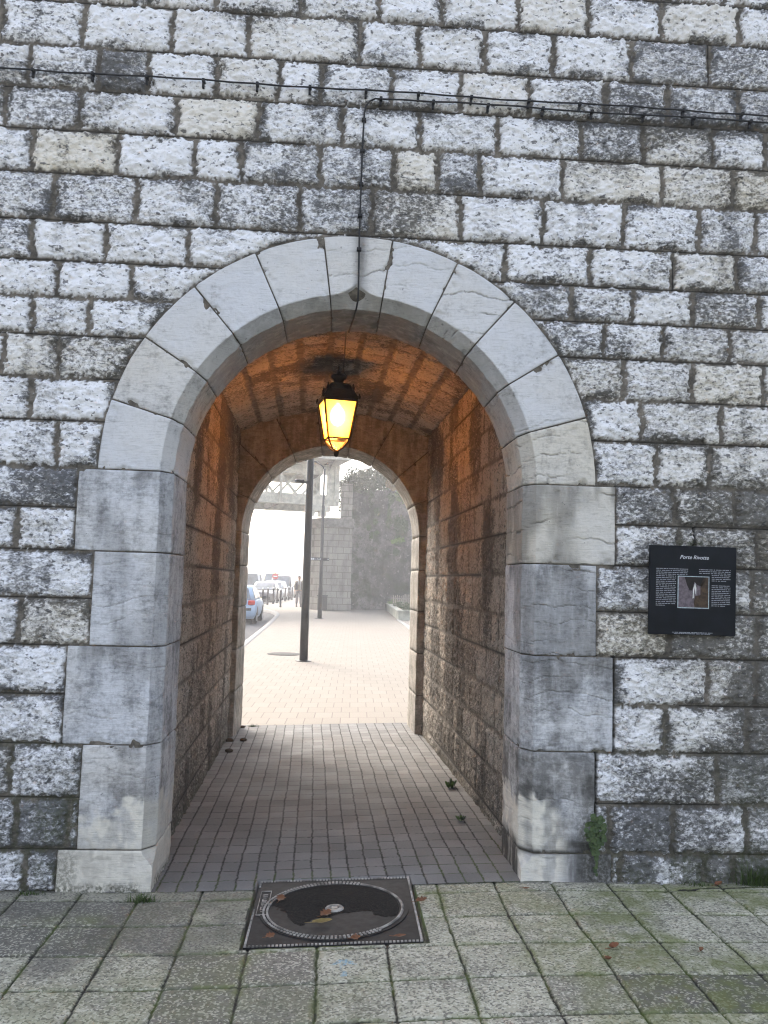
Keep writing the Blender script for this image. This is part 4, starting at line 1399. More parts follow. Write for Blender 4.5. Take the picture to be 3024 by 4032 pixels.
fallen(-0.215, -0.190, 0.085, 0.026, 1.3, LEAFBR, 'ragged brown leaf plastered inside left rim of the manhole lid', 0.008, 0.004, 1)
fallen(-0.005, -0.385, 0.085, 0.030, 0.8, LEAFBR, 'brown leaf beside the pick hole on the manhole lid', 0.008, 0.004, 1)
fallen(-0.045, -0.455, 0.12, 0.022, 0.05, LEAFY, 'yellowish leaf on wet lower part of manhole lid', 0.008, 0.004)
fallen(1.02, -0.10, 0.05, 0.009, -0.3, LEAFBR, 'small brown leaf beside the right foot of the arch', 0.004)
fallen(2.05, -0.06, 0.07, 0.016, 0.4, LEAFO, 'orange leaf at the foot of the wall right of the arch', 0.012)


def pebble(x, y, s, label):
    bb = MB()
    bmesh.ops.create_icosphere(bb.bm, subdivisions=2, radius=s)
    for v in bb.bm.verts:
        k_ = 1 + 0.35 * (float(vn(v.co.x / s * 1.3 + x * 9, v.co.y / s * 1.3 + v.co.z / s, 3)) - .5)
        v.co = Vector((v.co.x * k_, v.co.y * k_ * 0.8, v.co.z * k_ * 0.55))
    o = bb.build('debris_clod', SOILM, None, True)
    o.location = (x, y, float(gz(x, y)) + s * 0.4)
    return tag(o, label, 'clod', 'dark clods in the passage')


pebble(-0.985, 4.15, 0.040, 'dark clod at the foot of the left passage wall beside the inner arch')
pebble(-0.850, 4.18, 0.036, 'dark clod lying on the setts nearest the inner arch opening')
pebble(-0.925, 3.62, 0.038, 'dark clod on the setts nearest the viewer in the passage')
pebble(-0.945, 4.98, 0.030, 'dark clod tucked against the outer corner of the inner arch')


# ------------------------------------------------------------------ PLANTS
def leaf_cloud(name, centers, n, size, mat, parent, seed, squash=1.0, flat=None):
    """many small leaf faces spread through blobs (cx,cy,cz,rx,ry,rz)"""
    rs = np.random.RandomState(seed)
    wts = np.array([c[3] * c[4] * c[5] for c in centers]) ** 0.66
    wts = wts / wts.sum()
    k_ = rs.choice(len(centers), n, p=wts)
    cc = np.array(centers, float)[k_]
    d = rs.normal(size=(n, 3))
    d /= np.linalg.norm(d, axis=1)[:, None]
    rad = rs.rand(n) ** 0.45
    wob = 0.65 + 0.7 * fbm(d[:, 0] * 2.2 + k_ * 3.1, d[:, 2] * 2.2 + d[:, 1], 3, seed)
    p = cc[:, :3] + d * cc[:, 3:] * (rad * wob)[:, None]
    a = rs.normal(size=(n, 3)); a /= np.linalg.norm(a, axis=1)[:, None]
    if flat is not None:
        a = a * 0.6 + np.array(flat) * 1.0
        a /= np.linalg.norm(a, axis=1)[:, None]
    t = np.cross(a, rs.normal(size=(n, 3))); t /= np.linalg.norm(t, axis=1)[:, None]
    s_ = np.cross(a, t)
    sz = size * (0.6 + 0.8 * rs.rand(n))[:, None]
    V = np.stack([p - t * sz, p + s_ * sz * 0.55 - t * sz * .1, p + t * sz, p - s_ * sz * 0.55 - t * sz * .1], 1).reshape(-1, 3)
    Fq = np.arange(4 * n).reshape(n, 4)
    tone = np.clip(0.5 + 0.9 * (fbm(p[:, 0] * 1.1 / max(size * 9, .05), p[:, 2] * 1.1 / max(size * 9, .05), 3, seed + 3) - .5) * 2 + 0.35 * (rs.rand(n) - .5), 0, 1)
    return raw_mesh(name, V, Fq, dict(tone=np.repeat(tone, 4)), mat, parent, smooth=False)


def grass_blades(name, n, spread, hgt, mat, parent, seed, wd=0.0025):
    rs = np.random.RandomState(seed)
    V, Fq, tn = [], [], []
    for i in range(n):
        x, y = rs.normal(size=2) * np.array(spread)
        a = rs.rand() * 6.28
        hh = hgt * (0.4 + 0.8 * rs.rand())
        lean = hh * (0.2 + 0.7 * rs.rand())
        wx_, wy_ = -math.sin(a) * wd, math.cos(a) * wd
        i0 = len(V)
        for q in (0, 0.5, 1.0):
            k_ = 1 - q * 0.9
            px, py, pz = x + math.cos(a) * lean * q * q, y + math.sin(a) * lean * q * q, hh * q * (1 - 0.25 * q)
            V += [(px - wx_ * k_, py - wy_ * k_, pz), (px + wx_ * k_, py + wy_ * k_, pz)]
            tn += [rs.rand()] * 2
        Fq += [(i0, i0 + 1, i0 + 3, i0 + 2), (i0 + 2, i0 + 3, i0 + 5, i0 + 4)]
    return raw_mesh(name, np.array(V), np.array(Fq), dict(tone=np.array(tn)), mat, parent, smooth=False)


def grass_thing(x, y, z, n, spread, hgt, label, seed, cat='grass tuft'):
    o = grass_blades('grass_tuft', n, spread, hgt, GRASSM, None, seed)
    o.location = (x, y, z)
    tag(o, label, cat)
    return o


grass_thing(-0.885, -0.120, float(gz(-.885, -.12)) - 0.004, 150, (0.028, 0.012), 0.045, 'small bright grass tuft in the slab joint at left foot of the arch', 3)
grass_thing(-1.47, -0.03, float(gz(-1.47, -.03)) - 0.004, 60, (0.03, 0.008), 0.03, 'low grass sprouting at the foot of the wall left of the arch', 4)
grass_thing(-0.827, 5.03, float(gz(-.827, 5.03)), 90, (0.035, 0.012), 0.04, 'little grass tuft at the far edge of the passage floor', 15)
grass_thing(2.30, -0.035, float(gz(2.3, -.03)), 170, (0.055, 0.012), 0.16, 'tall dark grass growing up the wall foot at far right', 6)
grass_thing(1.98, -0.04, float(gz(1.98, -.03)), 50, (0.05, 0.010), 0.03, 'short grass at the foot of the wall below the sign', 7)


def round_leaf_plant(name, pts, size, mat, label, cat, seed, loc):
    rt = thing(name, label, cat, loc)
    rs = random.Random(seed)
    bl = MB(); st_ = MB()
    for (x, y, z) in pts:
        r_ = size * rs.uniform(0.6, 1.2)
        nrm = Vector((rs.uniform(-.5, .5), -1, rs.uniform(-.1, .7))).normalized()
        t = nrm.orthogonal().normalized(); s_ = nrm.cross(t)
        c = Vector((x, y - rs.uniform(0.008, 0.03), z))
        vs = [bl.bm.verts.new(c + (t * math.cos(2 * math.pi * k / 9) + s_ * math.sin(2 * math.pi * k / 9)) * r_ * (1 + 0.12 * math.cos(k * 2.5)) - nrm * 0.0) for k in range(9)]
        cv = bl.bm.verts.new(c - nrm * r_ * 0.25)
        for k in range(9):
            bl.bm.faces.new((cv, vs[k], vs[(k + 1) % 9]))
        st_.tube([(x * 0.5, 0.004, z - 0.01), tuple(c)], 0.0012, 4)
    lf = bl.build('leaves', mat, rt, True)
    a_ = lf.data.attributes.new('tone', 'FLOAT', 'POINT')
    a_.data.foreach_set('value', np.repeat(np.random.RandomState(seed).rand(len(lf.data.vertices) // 10 + 1), 10)[:len(lf.data.vertices)].astype(np.float32))
    st_.build('stems', mat, rt)
    return rt


rs = random.Random(12)
pp = []
for i in range(120):
    t = rs.random() ** 0.7
    zz = 0.21 + 0.21 * (1 - t)
    wdt = 0.052 * math.sin(math.pi * min(1, 0.25 + 0.75 * t)) + 0.004
    pp.append((rs.uniform(-wdt, wdt) - 0.004 * t, -0.004, zz))
pp += [(0.002 * math.sin(i), -0.002, 0.20 - 0.012 * i) for i in range(8)]
round_leaf_plant('wall_plant', pp, 0.0125, LEAFG, 'small round-leaved plant rooted in the crack beside the right jamb', 'plant', 4, (1.428, -0.004, 0.0))


def rosette(x, y, n, ln, label, seed):
    rt = thing('weed', label, 'weed', (x, y, float(gz(x, y)) + 0.002))
    rs = random.Random(seed)
    for k_ in range(n):
        bb = MB()
        leaf_mesh(bb, ln * rs.uniform(.6, 1.1), ln * 0.16, ln * 0.45, seed + k_, 1)
        o = bb.build('leaf', LEAFB if k_ % 2 else LEAFG, rt, True)
        a_ = o.data.attributes.new('tone', 'FLOAT', 'POINT')
        a_.data.foreach_set('value', np.full(len(o.data.vertices), rs.random(), np.float32))
        o.rotation_euler = (0, R(-rs.uniform(5, 28)), k_ * 6.28 / n + rs.uniform(-.3, .3))


rosette(0.955, 2.04, 8, 0.075, 'leafy green weed growing from the setts by the right passage wall', 5)
rosette(0.895, 1.15, 5, 0.05, 'small flat weed in a sett joint nearer than the leafy one', 9)

# ------------------------------------------------------------------ FAR SIDE: LAMP POSTS, SIGN, BIN
lp = thing('lamp_post', 'tall black lamp post nearest to the passage, with a small bracket camera', 'lamp post', (-0.521, 12.103, 0))
MB().lathe([(0.16, 0.0), (0.16, 0.012), (0.09, 0.02)], 24).build('base_plate', BLACKP, lp)
MB().lathe([(0.083, 0.0), (0.080, 1.0), (0.072, 3.2), (0.062, 7.2)], 20).build('pole', BLACKP, lp, True)
cmr = MB().bar((-0.02, -0.05, 3.53), (-0.14, -0.10, 3.53), 0.03).box((-0.19, -0.12, 3.54), (0.17, 0.07, 0.07), Euler((0, 0, 0.4)), 0.012).build('bracket_camera', BLACKP, lp)
MB().tube([(-0.27, -0.155, 3.54), (-0.285, -0.162, 3.54)], 0.028, 12).build('camera_lens', GLASSD, cmr)
MB().tube([(0, 0, 7.1), (-0.3, 0.0, 7.5), (-1.0, 0.0, 7.7)], 0.035, 10).box((-1.25, 0, 7.7), (0.6, 0.25, 0.09), None, 0.02).build('lamp_head', BLACKP, lp)
lp = thing('lamp_post', 'slim dark lamp post farther off, in front of the pale bridge pier', 'lamp post', (-0.485, 29.695, 0))
MB().lathe([(0.20, 0.0), (0.20, 0.012), (0.11, 0.02)], 24).build('base_plate', BLACKP, lp)
MB().lathe([(0.092, 0.0), (0.090, 1.2), (0.080, 1.3), (0.062, 4.6), (0.045, 4.65), (0.040, 6.15)], 20).build('pole', BLACKP, lp, True)
MB().tube([(0, 0, 6.1), (-0.06, 0, 6.25), (-0.35, 0, 6.45), (-1.2, 0, 6.52)], 0.026, 10).build('arm', BLACKP, lp, True)
MB().box((-1.45, 0, 6.50), (0.55, 0.22, 0.08), None, 0.02).build('lamp_head', BLACKP, lp)
ds = thing('direction_sign', 'dark horizontal direction sign with white symbols and arrow fixed to the farther lamp post', 'sign', (-0.56, 29.56, 2.425))
MB().box((0, 0, 0), (0.78, 0.03, 0.125), None, 0.006).build('board', BLACKP, ds)
b = MB()
b.lathe([(0.048, 0), (0.048, 0.004)], 18)
for v in b.bm.verts:
    v.co = Vector((v.co.x - 0.355, -0.018 - v.co.z, v.co.y))
b.build('round_symbol', SIGNW, ds)
b = MB()
b.box((-0.255, -0.018, 0), (0.075, 0.004, 0.075))
b.build('square_symbol', SIGNW, ds)
b = MB()
r_ = random.Random(2)
xq = -0.19
for wl in (3, 6):
    b = MB()
    for k_ in range(wl):
        hh = r_.choice((0.03, 0.045, 0.03))
        b.box((xq, -0.018, (hh - 0.03) / 2 - 0.006), (0.018, 0.004, hh))
        xq += 0.027
    b.box((xq - 0.0135 * (wl + 1), -0.018, -0.019), (0.027 * wl - 0.009, 0.004, 0.006))
    b.build('lettering', SIGNW, ds)
    xq += 0.02
b = MB()
b.bar((0.30, -0.018, 0), (0.365, -0.018, 0), 0.016, 0.004, up=(0, 1, 0)).bar((0.34, -0.018, 0.025), (0.37, -0.018, 0), 0.014, 0.004, up=(0, 1, 0)).bar((0.34, -0.018, -0.025), (0.37, -0.018, 0), 0.014, 0.004, up=(0, 1, 0))
b.build('arrow', SIGNW, ds)
bn = thing('litter_bin', 'square dark litter bin standing at the foot of the bridge pier', 'bin', (-0.49, 38.45, 0))
MB().box((0, 0, 0.38), (0.50, 0.42, 0.72), None, 0.03).build('body', BLACKP, bn)
MB().box((0, 0, 0.765), (0.56, 0.47, 0.06), None, 0.02).build('rim', BLACKP, bn)
MB().box((0, -0.215, 0.45), (0.30, 0.02, 0.30), None, 0.005).build('front_panel', DPLAST, bn)
dr = thing('drain_cover', 'round dark inspection cover set in the pale paving behind the nearest lamp post', 'drain cover', (-0.98, 13.5, 0.004))
MB().lathe([(0.36, -0.01), (0.36, 0.004), (0.30, 0.004)], 36, cap=True).build('frame', IRON, dr)
b = MB().lathe([(0.29, -0.01), (0.29, 0.006)], 36)
for i in range(-5, 6):
    b.box((i * 0.05, 0, 0.008), (0.02, 2 * math.sqrt(max(0.01, .27 ** 2 - (i * .05) ** 2)), 0.006))
b.build('lid', IRON, dr)

# ------------------------------------------------------------------ BOLLARDS
BOL = [(-3.872, 42.591, 'nearest of the bollards along the kerb in front of the dark parked car'), (-3.767, 44.759, 'second bollard along the kerb, in front of the dark car number plate'),
       (-3.622, 47.278, 'third bollard along the kerb, by the corner of dark car'), (-3.495, 48.923, 'fourth bollard along the kerb, just behind the third'),
       (-3.255, 53.643, 'fifth bollard along the kerb, beside the silver parked car'), (-3.125, 56.014, 'sixth bollard along the kerb, beside silver car door'),
       (-2.996, 58.241, 'seventh bollard along the kerb, before the dark van'), (-2.565, 64.779, 'farthest bollard along the kerb, behind the walking person')]


def make_bollard():
    rt = thing('bollard', 'x', 'bollard', group='black bollards along the kerb')
    MB().lathe([(0.062, 0.0), (0.060, 0.06), (0.052, 0.10), (0.050, 0.86), (0.058, 0.88), (0.058, 0.92), (0.046, 0.93)], 18).build('post', BLACKP, rt, True)
    MB().lathe([(0.046, 0.93), (0.058, 0.955), (0.062, 0.985), (0.050, 1.02), (0.02, 1.04), (0.002, 1.043)], 18).build('cap', CLEARL, rt, True)
    return rt


b0 = make_bollard()


def copy_thing(o):
    c = o.copy(); COL.objects.link(c)
    for ch in o.children:
        d = ch.copy(); COL.objects.link(d); d.parent = c
        for g_ in ch.children:
            h_ = g_.copy(); COL.objects.link(h_); h_.parent = d
    return c


b0.location = (-2.831, 41.819, 0)
b0['label'] = 'black bollard standing on the paving apart from the row, nearer the walking person'
for (x, y, lb) in BOL:
    c = copy_thing(b0)
    c.location = (x, y, 0)
    c['label'] = lb


# ------------------------------------------------------------------ CARS
def rring(xr, xf, hw, z, rc, n=5):
    """rounded rectangle in plan at height z"""
    pts = []
    for (cx_, cy_, a0) in ((xf - rc, hw - rc, 0), (xr + rc, hw - rc, 90), (xr + rc, -hw + rc, 180), (xf - rc, -hw + rc, 270)):
        for k_ in range(n + 1):
            a = R(a0 + 90 * k_ / n)
            pts.append((cx_ + rc * math.cos(a), cy_ + rc * math.sin(a), z))
    return pts


def loft(bb, rings, cap=True):
    vv_ = [[bb.bm.verts.new(p) for p in r_] for r_ in rings]
    n = len(vv_[0])
    for a, b_ in zip(vv_, vv_[1:]):
        for k_ in range(n):
            bb.bm.faces.new((a[k_], a[(k_ + 1) % n], b_[(k_ + 1) % n], b_[k_]))
    if cap:
        bb.bm.faces.new(vv_[0][::-1]); bb.bm.faces.new(vv_[-1])


def make_car(label, paint, loc, rotz, L=3.9, W=1.66, Ht=1.44, kind='hatch', plate=PLATEW, group='parked cars', cat='car', lamp_front=True):
    rt = thing('parked_car' if cat == 'car' else 'parked_van', label, cat, loc, (0, 0, rotz), group)
    h2, w2 = L / 2, W / 2
    belt = 0.90 if kind == 'hatch' else 1.02
    van = kind == 'van'
    b = MB()
    loft(b, [rring(-h2 + 0.10, h2 - 0.12, w2 - 0.10, 0.20, .25), rring(-h2 + 0.01, h2 - 0.02, w2 - 0.03, 0.34, .32), rring(-h2, h2, w2, 0.52, .36),
             rring(-h2 + 0.02, h2 - 0.05, w2, 0.66, .38), rring(-h2 + 0.06, h2 - 0.16, w2 - 0.02, 0.78, .40), rring(-h2 + 0.10, h2 - (0.55 if not van else .35), w2 - 0.05, belt, .42)])
    xr0, xf0, xr1, xf1 = -h2 + 0.12, h2 - (0.95 if not van else .55), -h2 + (0.50 if not van else .2), h2 - (1.75 if not van else 1.15)
    w0, w1 = w2 - 0.06, w2 - 0.22
    zr = Ht - 0.06
    loft(b, [rring(xr0, xf0, w0, belt - 0.02, .22), rring(xr0 + (xr1 - xr0) * .55, xf0 + (xf1 - xf0) * .55, w0 + (w1 - w0) * .5, belt + (zr - belt) * .55, .22),
             rring(xr1, xf1, w1, zr, .22), rring(xr1 + .15, xf1 - .2, w1 - .10, Ht, .2)])
    b.build('body', paint, rt, True)

    def lerp(t, y, z_):
        pass
    # glazing: flat panes standing a few mm proud of the cabin
    za, zb_ = belt + 0.05, zr - 0.04
    ta, tb_ = (za - belt) / (zr - belt), (zb_ - belt) / (zr - belt)
    def X_(a0, a1, t): return a0 + (a1 - a0) * t
    ww = [X_(w0, w1, ta) - 0.14, X_(w0, w1, tb_) - 0.14]
    MB().poly([(X_(xf0, xf1, ta) + .02, ww[0], za), (X_(xf0, xf1, ta) + .02, -ww[0], za), (X_(xf0, xf1, tb_) + .02, -ww[1], zb_), (X_(xf0, xf1, tb_) + .02, ww[1], zb_)]).build('windscreen', GLASSD, rt)
    rw = MB().poly([(X_(xr0, xr1, ta) - .02, -ww[0], za), (X_(xr0, xr1, ta) - .02, ww[0], za), (X_(xr0, xr1, tb_) - .02, ww[1], zb_), (X_(xr0, xr1, tb_) - .02, -ww[1], zb_)]).build('rear_window', GLASSD, rt)
    MB().bar((X_(xr0, xr1, ta) - .035, -0.02, za + .02), (X_(xr0, xr1, ta) - .035, 0.34, za + .05), 0.015).build('wiper', BLACKP, rw)
    for s_ in (1, -1):
        b = MB()
        ya, yb_ = X_(w0, w1, ta) + .02, X_(w0, w1, tb_) + .012
        for (fa_, fb_) in ((0.07, 0.46), (0.50, 0.93)):
            b.poly([(X_(X_(xr0, xr1, ta), X_(xf0, xf1, ta), fa_), s_ * ya, za), (X_(X_(xr0, xr1, ta), X_(xf0, xf1, ta), fb_), s_ * ya, za),
                    (X_(X_(xr0, xr1, tb_), X_(xf0, xf1, tb_), fb_), s_ * yb_, zb_), (X_(X_(xr0, xr1, tb_), X_(xf0, xf1, tb_), fa_), s_ * yb_, zb_)])
        b.build('side_window', GLASSD, rt)
        MB().box((xf0 - 0.25, s_ * (w2 + 0.07), belt + 0.05), (0.10, 0.18, 0.12), None, 0.03).build('wing_mirror', DPLAST, rt)
        for xw in (-h2 + 0.72, h2 - 0.78):
            wl = MB()
            wl.lathe([(0.20, -0.085), (0.285, -0.085), (0.30, -0.06), (0.30, 0.06), (0.285, 0.085), (0.20, 0.085)], 26)
            for v in wl.bm.verts:
                v.co = Vector((v.co.x, v.co.z, v.co.y))
            wo = wl.build('wheel', RUBBER, rt, True)
            wo.location = (xw, s_ * (w2 - 0.10), 0.30)
            b = MB().lathe([(0.20, 0.0), (0.19, 0.012), (0.06, 0.004), (0.04, 0.02), (0.0005, 0.02)], 20)
            for v in b.bm.verts:
                v.co = Vector((v.co.x, s_ * (0.082 + v.co.z), v.co.y))
            b.build('rim', RIMM, wo, True)
            b = MB()
            a_ = [(xw + 0.36 * math.cos(q), s_ * (w2 + 0.004), 0.30 + 0.36 * math.sin(q)) for q in np.linspace(0.05, math.pi - .05, 14)]
            b.poly(a_).build('wheel_arch', BLACKP, rt)
        b = MB().box((-h2 + 0.085, s_ * (w2 - 0.17), 0.80), (0.10, 0.26, 0.17), Euler((0, R(-10), s_ * R(-28))), 0.035)
        b.build('tail_light', REDL, rt, True)
        b = MB().box((h2 - 0.17, s_ * (w2 - 0.22), 0.70), (0.14, 0.34, 0.15), Euler((0, R(25), s_ * R(30))), 0.04)
        b.build('headlight', CLEARL, rt, True)
    MB().box((-h2 + 0.02, 0, 0.56), (0.06, W - 0.34, 0.10), None, 0.02).build('bumper_strip', DPLAST, rt)
    MB().box((h2 - 0.035, 0, 0.40), (0.06, W - 0.6, 0.20), None, 0.025).build('grille', DPLAST, rt)
    MB().box((-h2 - 0.005, 0, 0.73), (0.02, 0.46, 0.10), Euler((0, R(-3), 0)), 0.004).build('number_plate', plate, rt)
    MB().box((h2 + 0.003, 0, 0.42), (0.02, 0.46, 0.10), None, 0.004).build('number_plate', plate, rt)
    MB().box((h2 - 0.35, 0, 0.17), (L * 0.1, W * 0.8, 0.05)).box((0, 0, 0.19), (L * 0.8, W * 0.8, 0.08)).build('underside', BLACKP, rt)
    return rt


def paint(n, c): return plain(n, c, 0.28, 0.5, var=0.04, metal=0.1)


make_car('pale blue hatchback seen from behind on the road at left', paint('pale_blue_paint', (0.30, 0.41, 0.55)), (-3.62, 28.4, -0.13), R(90), 3.84, 1.66, 1.43, group=None)
make_car('dark grey hatchback parked facing the passage behind the first bollards', paint('dark_grey_paint', (0.085, 0.085, 0.10)), (-4.55, 52.3, -0.13), R(-92), 3.96, 1.75, 1.46, plate=PLATEY)
make_car('silver car parked behind the dark grey hatchback', paint('silver_paint', (0.40, 0.41, 0.43)), (-4.40, 59.2, -0.13), R(-93), 4.2, 1.75, 1.50)
make_car('tall dark van parked behind the silver car', paint('dark_van_paint', (0.07, 0.07, 0.085)), (-4.15, 66.0, -0.13), R(-94), 4.8, 1.9, 1.95, 'van', cat='van')
make_car('dull red car beyond the pale blue hatchback at left edge of the opening', paint('red_paint', (0.30, 0.05, 0.05)), (-7.4, 58, -0.13), R(90), 4.1, 1.7, 1.46, group=None)
make_car('white van far off behind the red car', paint('white_paint', (0.66, 0.66, 0.66)), (-6.9, 67, -0.13), R(92), 4.8, 1.9, 2.1, 'van', cat='van', group=None)
make_car('pale yellow van farthest along the row of parked vehicles', paint('yellow_paint', (0.55, 0.45, 0.14)), (-5.6, 76, -0.13), R(-95), 4.9, 1.9, 2.2, 'van', cat='van')
ts = thing('traffic_sign', 'small red traffic sign on a thin post above the parked cars', 'traffic sign', (-4.62, 63.0, 0), (0, 0, 0))
MB().tube([(0, 0, 0), (0, 0, 2.0)], 0.03, 8).build('post', DPLAST, ts)
b = MB().lathe([(0.25, 0), (0.25, 0.02)], 24)
for v in b.bm.verts:
    v.co = Vector((v.co.x, -0.04 - v.co.z, v.co.y + 1.72))
b.build('plate', REDL, ts)
MB().box((0, -0.065, 1.72), (0.32, 0.006, 0.09)).build('bar', SIGNW, ts)


# ------------------------------------------------------------------ PERSON
def skin_mesh(name, verts, edges, radii, mat, parent, root=0, sub=2):
    me = bpy.data.meshes.new(name)
    me.from_pydata([Vector(v) for v in verts], edges, [])
    o = bpy.data.objects.new(name, me)
    COL.objects.link(o)
    md = o.modifiers.new('skin', 'SKIN')
    md.use_smooth_shade = True
    for i, r_ in enumerate(radii):
        sv = me.skin_vertices[0].data[i]
        sv.radius = r_ if isinstance(r_, tuple) else (r_, r_)
        sv.use_root = (i == root)
    sm = o.modifiers.new('sub', 'SUBSURF')
    sm.levels = sm.render_levels = sub
    bpy.context.view_layer.update()
    dg = bpy.context.evaluated_depsgraph_get()
    m2 = bpy.data.meshes.new_from_object(o.evaluated_get(dg))
    bpy.data.objects.remove(o)
    return link_mesh(name, m2, mat, parent, True)


pr = thing('person', 'person in dark vest, pale scarf and grey trousers walking towards the passage', 'person', (-1.90, 43.3, 0), (0, 0, R(8)))
# joints (facing -Y)
JV = [(0, 0, 0.93), (0, 0.0, 1.10), (0, 0.01, 1.28), (0, 0.01, 1.42), (0, 0.0, 1.50), (0, -0.012, 1.56), (0, -0.02, 1.63), (0, -0.012, 1.70),
      (0.17, 0.01, 1.40), (0.235, 0.03, 1.14), (0.20, -0.07, 0.95), (0.185, -0.09, 0.87),
      (-0.17, 0.01, 1.40), (-0.235, 0.05, 1.14), (-0.23, 0.02, 0.92), (-0.23, 0.0, 0.84),
      (0.09, 0, 0.88), (0.105, -0.05, 0.50), (0.11, -0.05, 0.10), (0.115, -0.16, 0.035),
      (-0.09, 0, 0.88), (-0.10, 0.02, 0.50), (-0.11, 0.10, 0.11), (-0.115, 0.0, 0.04)]
JE = [(0, 1), (1, 2), (2, 3), (3, 4), (4, 5), (5, 6), (6, 7), (3, 8), (8, 9), (9, 10), (10, 11), (3, 12), (12, 13), (13, 14), (14, 15), (0, 16), (16, 17), (17, 18), (18, 19), (0, 20), (20, 21), (21, 22), (22, 23)]
JR = [(.15, .11), (.14, .10), (.16, .11), (.13, .09), .055, (.068, .078), (.078, .092), (.055, .07), .065, .048, .036, .03, .065, .048, .036, .03, .085, .06, .042, .035, .085, .06, .042, .035]
skin_mesh('body', JV, JE, JR, SKIN, pr)
skin_mesh('trousers', [JV[0], (0, 0, 1.0), JV[16], JV[17], (0.11, -0.05, 0.14), JV[20], JV[21], (-0.11, 0.095, 0.15)], [(0, 1), (0, 2), (2, 3), (3, 4), (0, 5), (5, 6), (6, 7)],
          [(.17, .13), (.165, .125), .105, .082, .072, .105, .082, .072], TROUSM, pr)
skin_mesh('shirt', [(0, 0, 1.10), (0, 0, .98), (0, .01, 1.28), (0, .01, 1.42), (0, 0, 1.48), JV[8], JV[9], (0.205, -0.055, 0.975), JV[12], JV[13], (-0.232, 0.025, 0.945)],
          [(0, 1), (0, 2), (2, 3), (3, 4), (3, 5), (5, 6), (6, 7), (3, 8), (8, 9), (9, 10)], [(.17, .125), (.18, .135), (.185, .13), (.155, .105), .075, .088, .066, .052, .088, .066, .052], SHIRTM, pr)
for s_ in (1, -1):
    vb = MB()
    for (z_, xo, yo) in ():
        pass
    rows_ = []
    for z_, xi, xo, yf in ((0.94, .10, .215, -.135), (1.10, .085, .200, -.130), (1.28, .075, .210, -.135), (1.40, .07, .185, -.108), (1.47, .06, .12, -.05)):
        row_ = []
        for t in np.linspace(0, 1, 7):
            a = t * math.pi / 2
            row_.append(vb.bm.verts.new((s_ * (xi + (xo - xi) * math.sin(a)), yf * math.cos(a) - 0.012 * (t == 0), z_)))
        for t in np.linspace(0.15, 1, 5):
            row_.append(vb.bm.verts.new((s_ * xo * (1 - t), 0.15 * math.sin(min(1, t * 1.6) * math.pi / 2) * (0.75 if z_ > 1.45 else 1), z_)))
        rows_.append(row_)
    for a, b_ in zip(rows_, rows_[1:]):
        for k_ in range(len(a) - 1):
            vb.bm.faces.new((a[k_], a[k_ + 1], b_[k_ + 1], b_[k_]))
    o = vb.build('vest', VESTM, pr, True)
    so = o.modifiers.new('thick', 'SOLIDIFY'); so.thickness = 0.012
MB().tube([(0.05, -0.13, 0.98), (0.055, -0.145, 1.2), (0.06, -0.125, 1.40), (0.05, -0.02, 1.50), (0, 0.07, 1.51), (-0.05, -0.02, 1.50), (-0.045, -0.12, 1.42), (-0.03, -0.145, 1.25)], 0.032, 10).build('scarf', SCARFM, pr, True)
hb = MB()
bmesh.ops.create_uvsphere(hb.bm, u_segments=18, v_segments=12, radius=1)
for v in hb.bm.verts:
    v.co = Vector((v.co.x * 0.086, v.co.y * 0.10 + 0.010, v.co.z * 0.10 + 1.672))
dl = [v for v in hb.bm.verts if v.co.y < -0.035 and v.co.z < 1.70 or v.co.z < 1.615]
bmesh.ops.delete(hb.bm, geom=dl, context='VERTS')
hb.build('hair', HAIRM, pr, True)
b = MB()
for s_ in (1, -1):
    b.box((s_ * 0.028, -0.112, 1.645), (0.022, 0.012, 0.010), None, 0.003)
b.build('eye', SHOEM, pr)
MB().prism([(-0.012, -0.105), (0.012, -0.105), (0.0, -0.134)], 1.605, 1.645, 0.4, (0, -0.105)).build('nose', SKIN, pr)
MB().box((0, -0.104, 1.583), (0.042, 0.012, 0.009), None, 0.003).build('mouth', REDL, pr)
for s_ in (1, -1):
    b = MB().lathe([(0.012, -.028), (0.020, 0), (0.012, .028)], 8, (s_ * 0.084, -0.008, 1.635))
    b.build('ear', SKIN, pr, True)
    # hand: palm, four fingers and a thumb
    hx, hy, hz_ = (0.185, -0.09, 0.87) if s_ > 0 else (-0.23, 0.0, 0.84)
    b = MB().box((hx, hy, hz_ - 0.03), (0.030, 0.078, 0.085), None, 0.012)
    for k_, ln in enumerate((0.060, 0.072, 0.068, 0.052)):
        yk = hy - 0.030 + k_ * 0.020
        b.tube([(hx, yk, hz_ - 0.065), (hx - s_ * 0.004, yk, hz_ - 0.065 - ln * .5), (hx - s_ * 0.018, yk, hz_ - 0.065 - ln)], [.010, .009, .007], 7)
    b.tube([(hx - s_ * .005, hy - 0.036, hz_ - 0.02), (hx - s_ * .012, hy - 0.060, hz_ - 0.05), (hx - s_ * .018, hy - 0.062, hz_ - 0.078)], [.012, .010, .008], 7)
    b.build('hand', SKIN, pr, True)
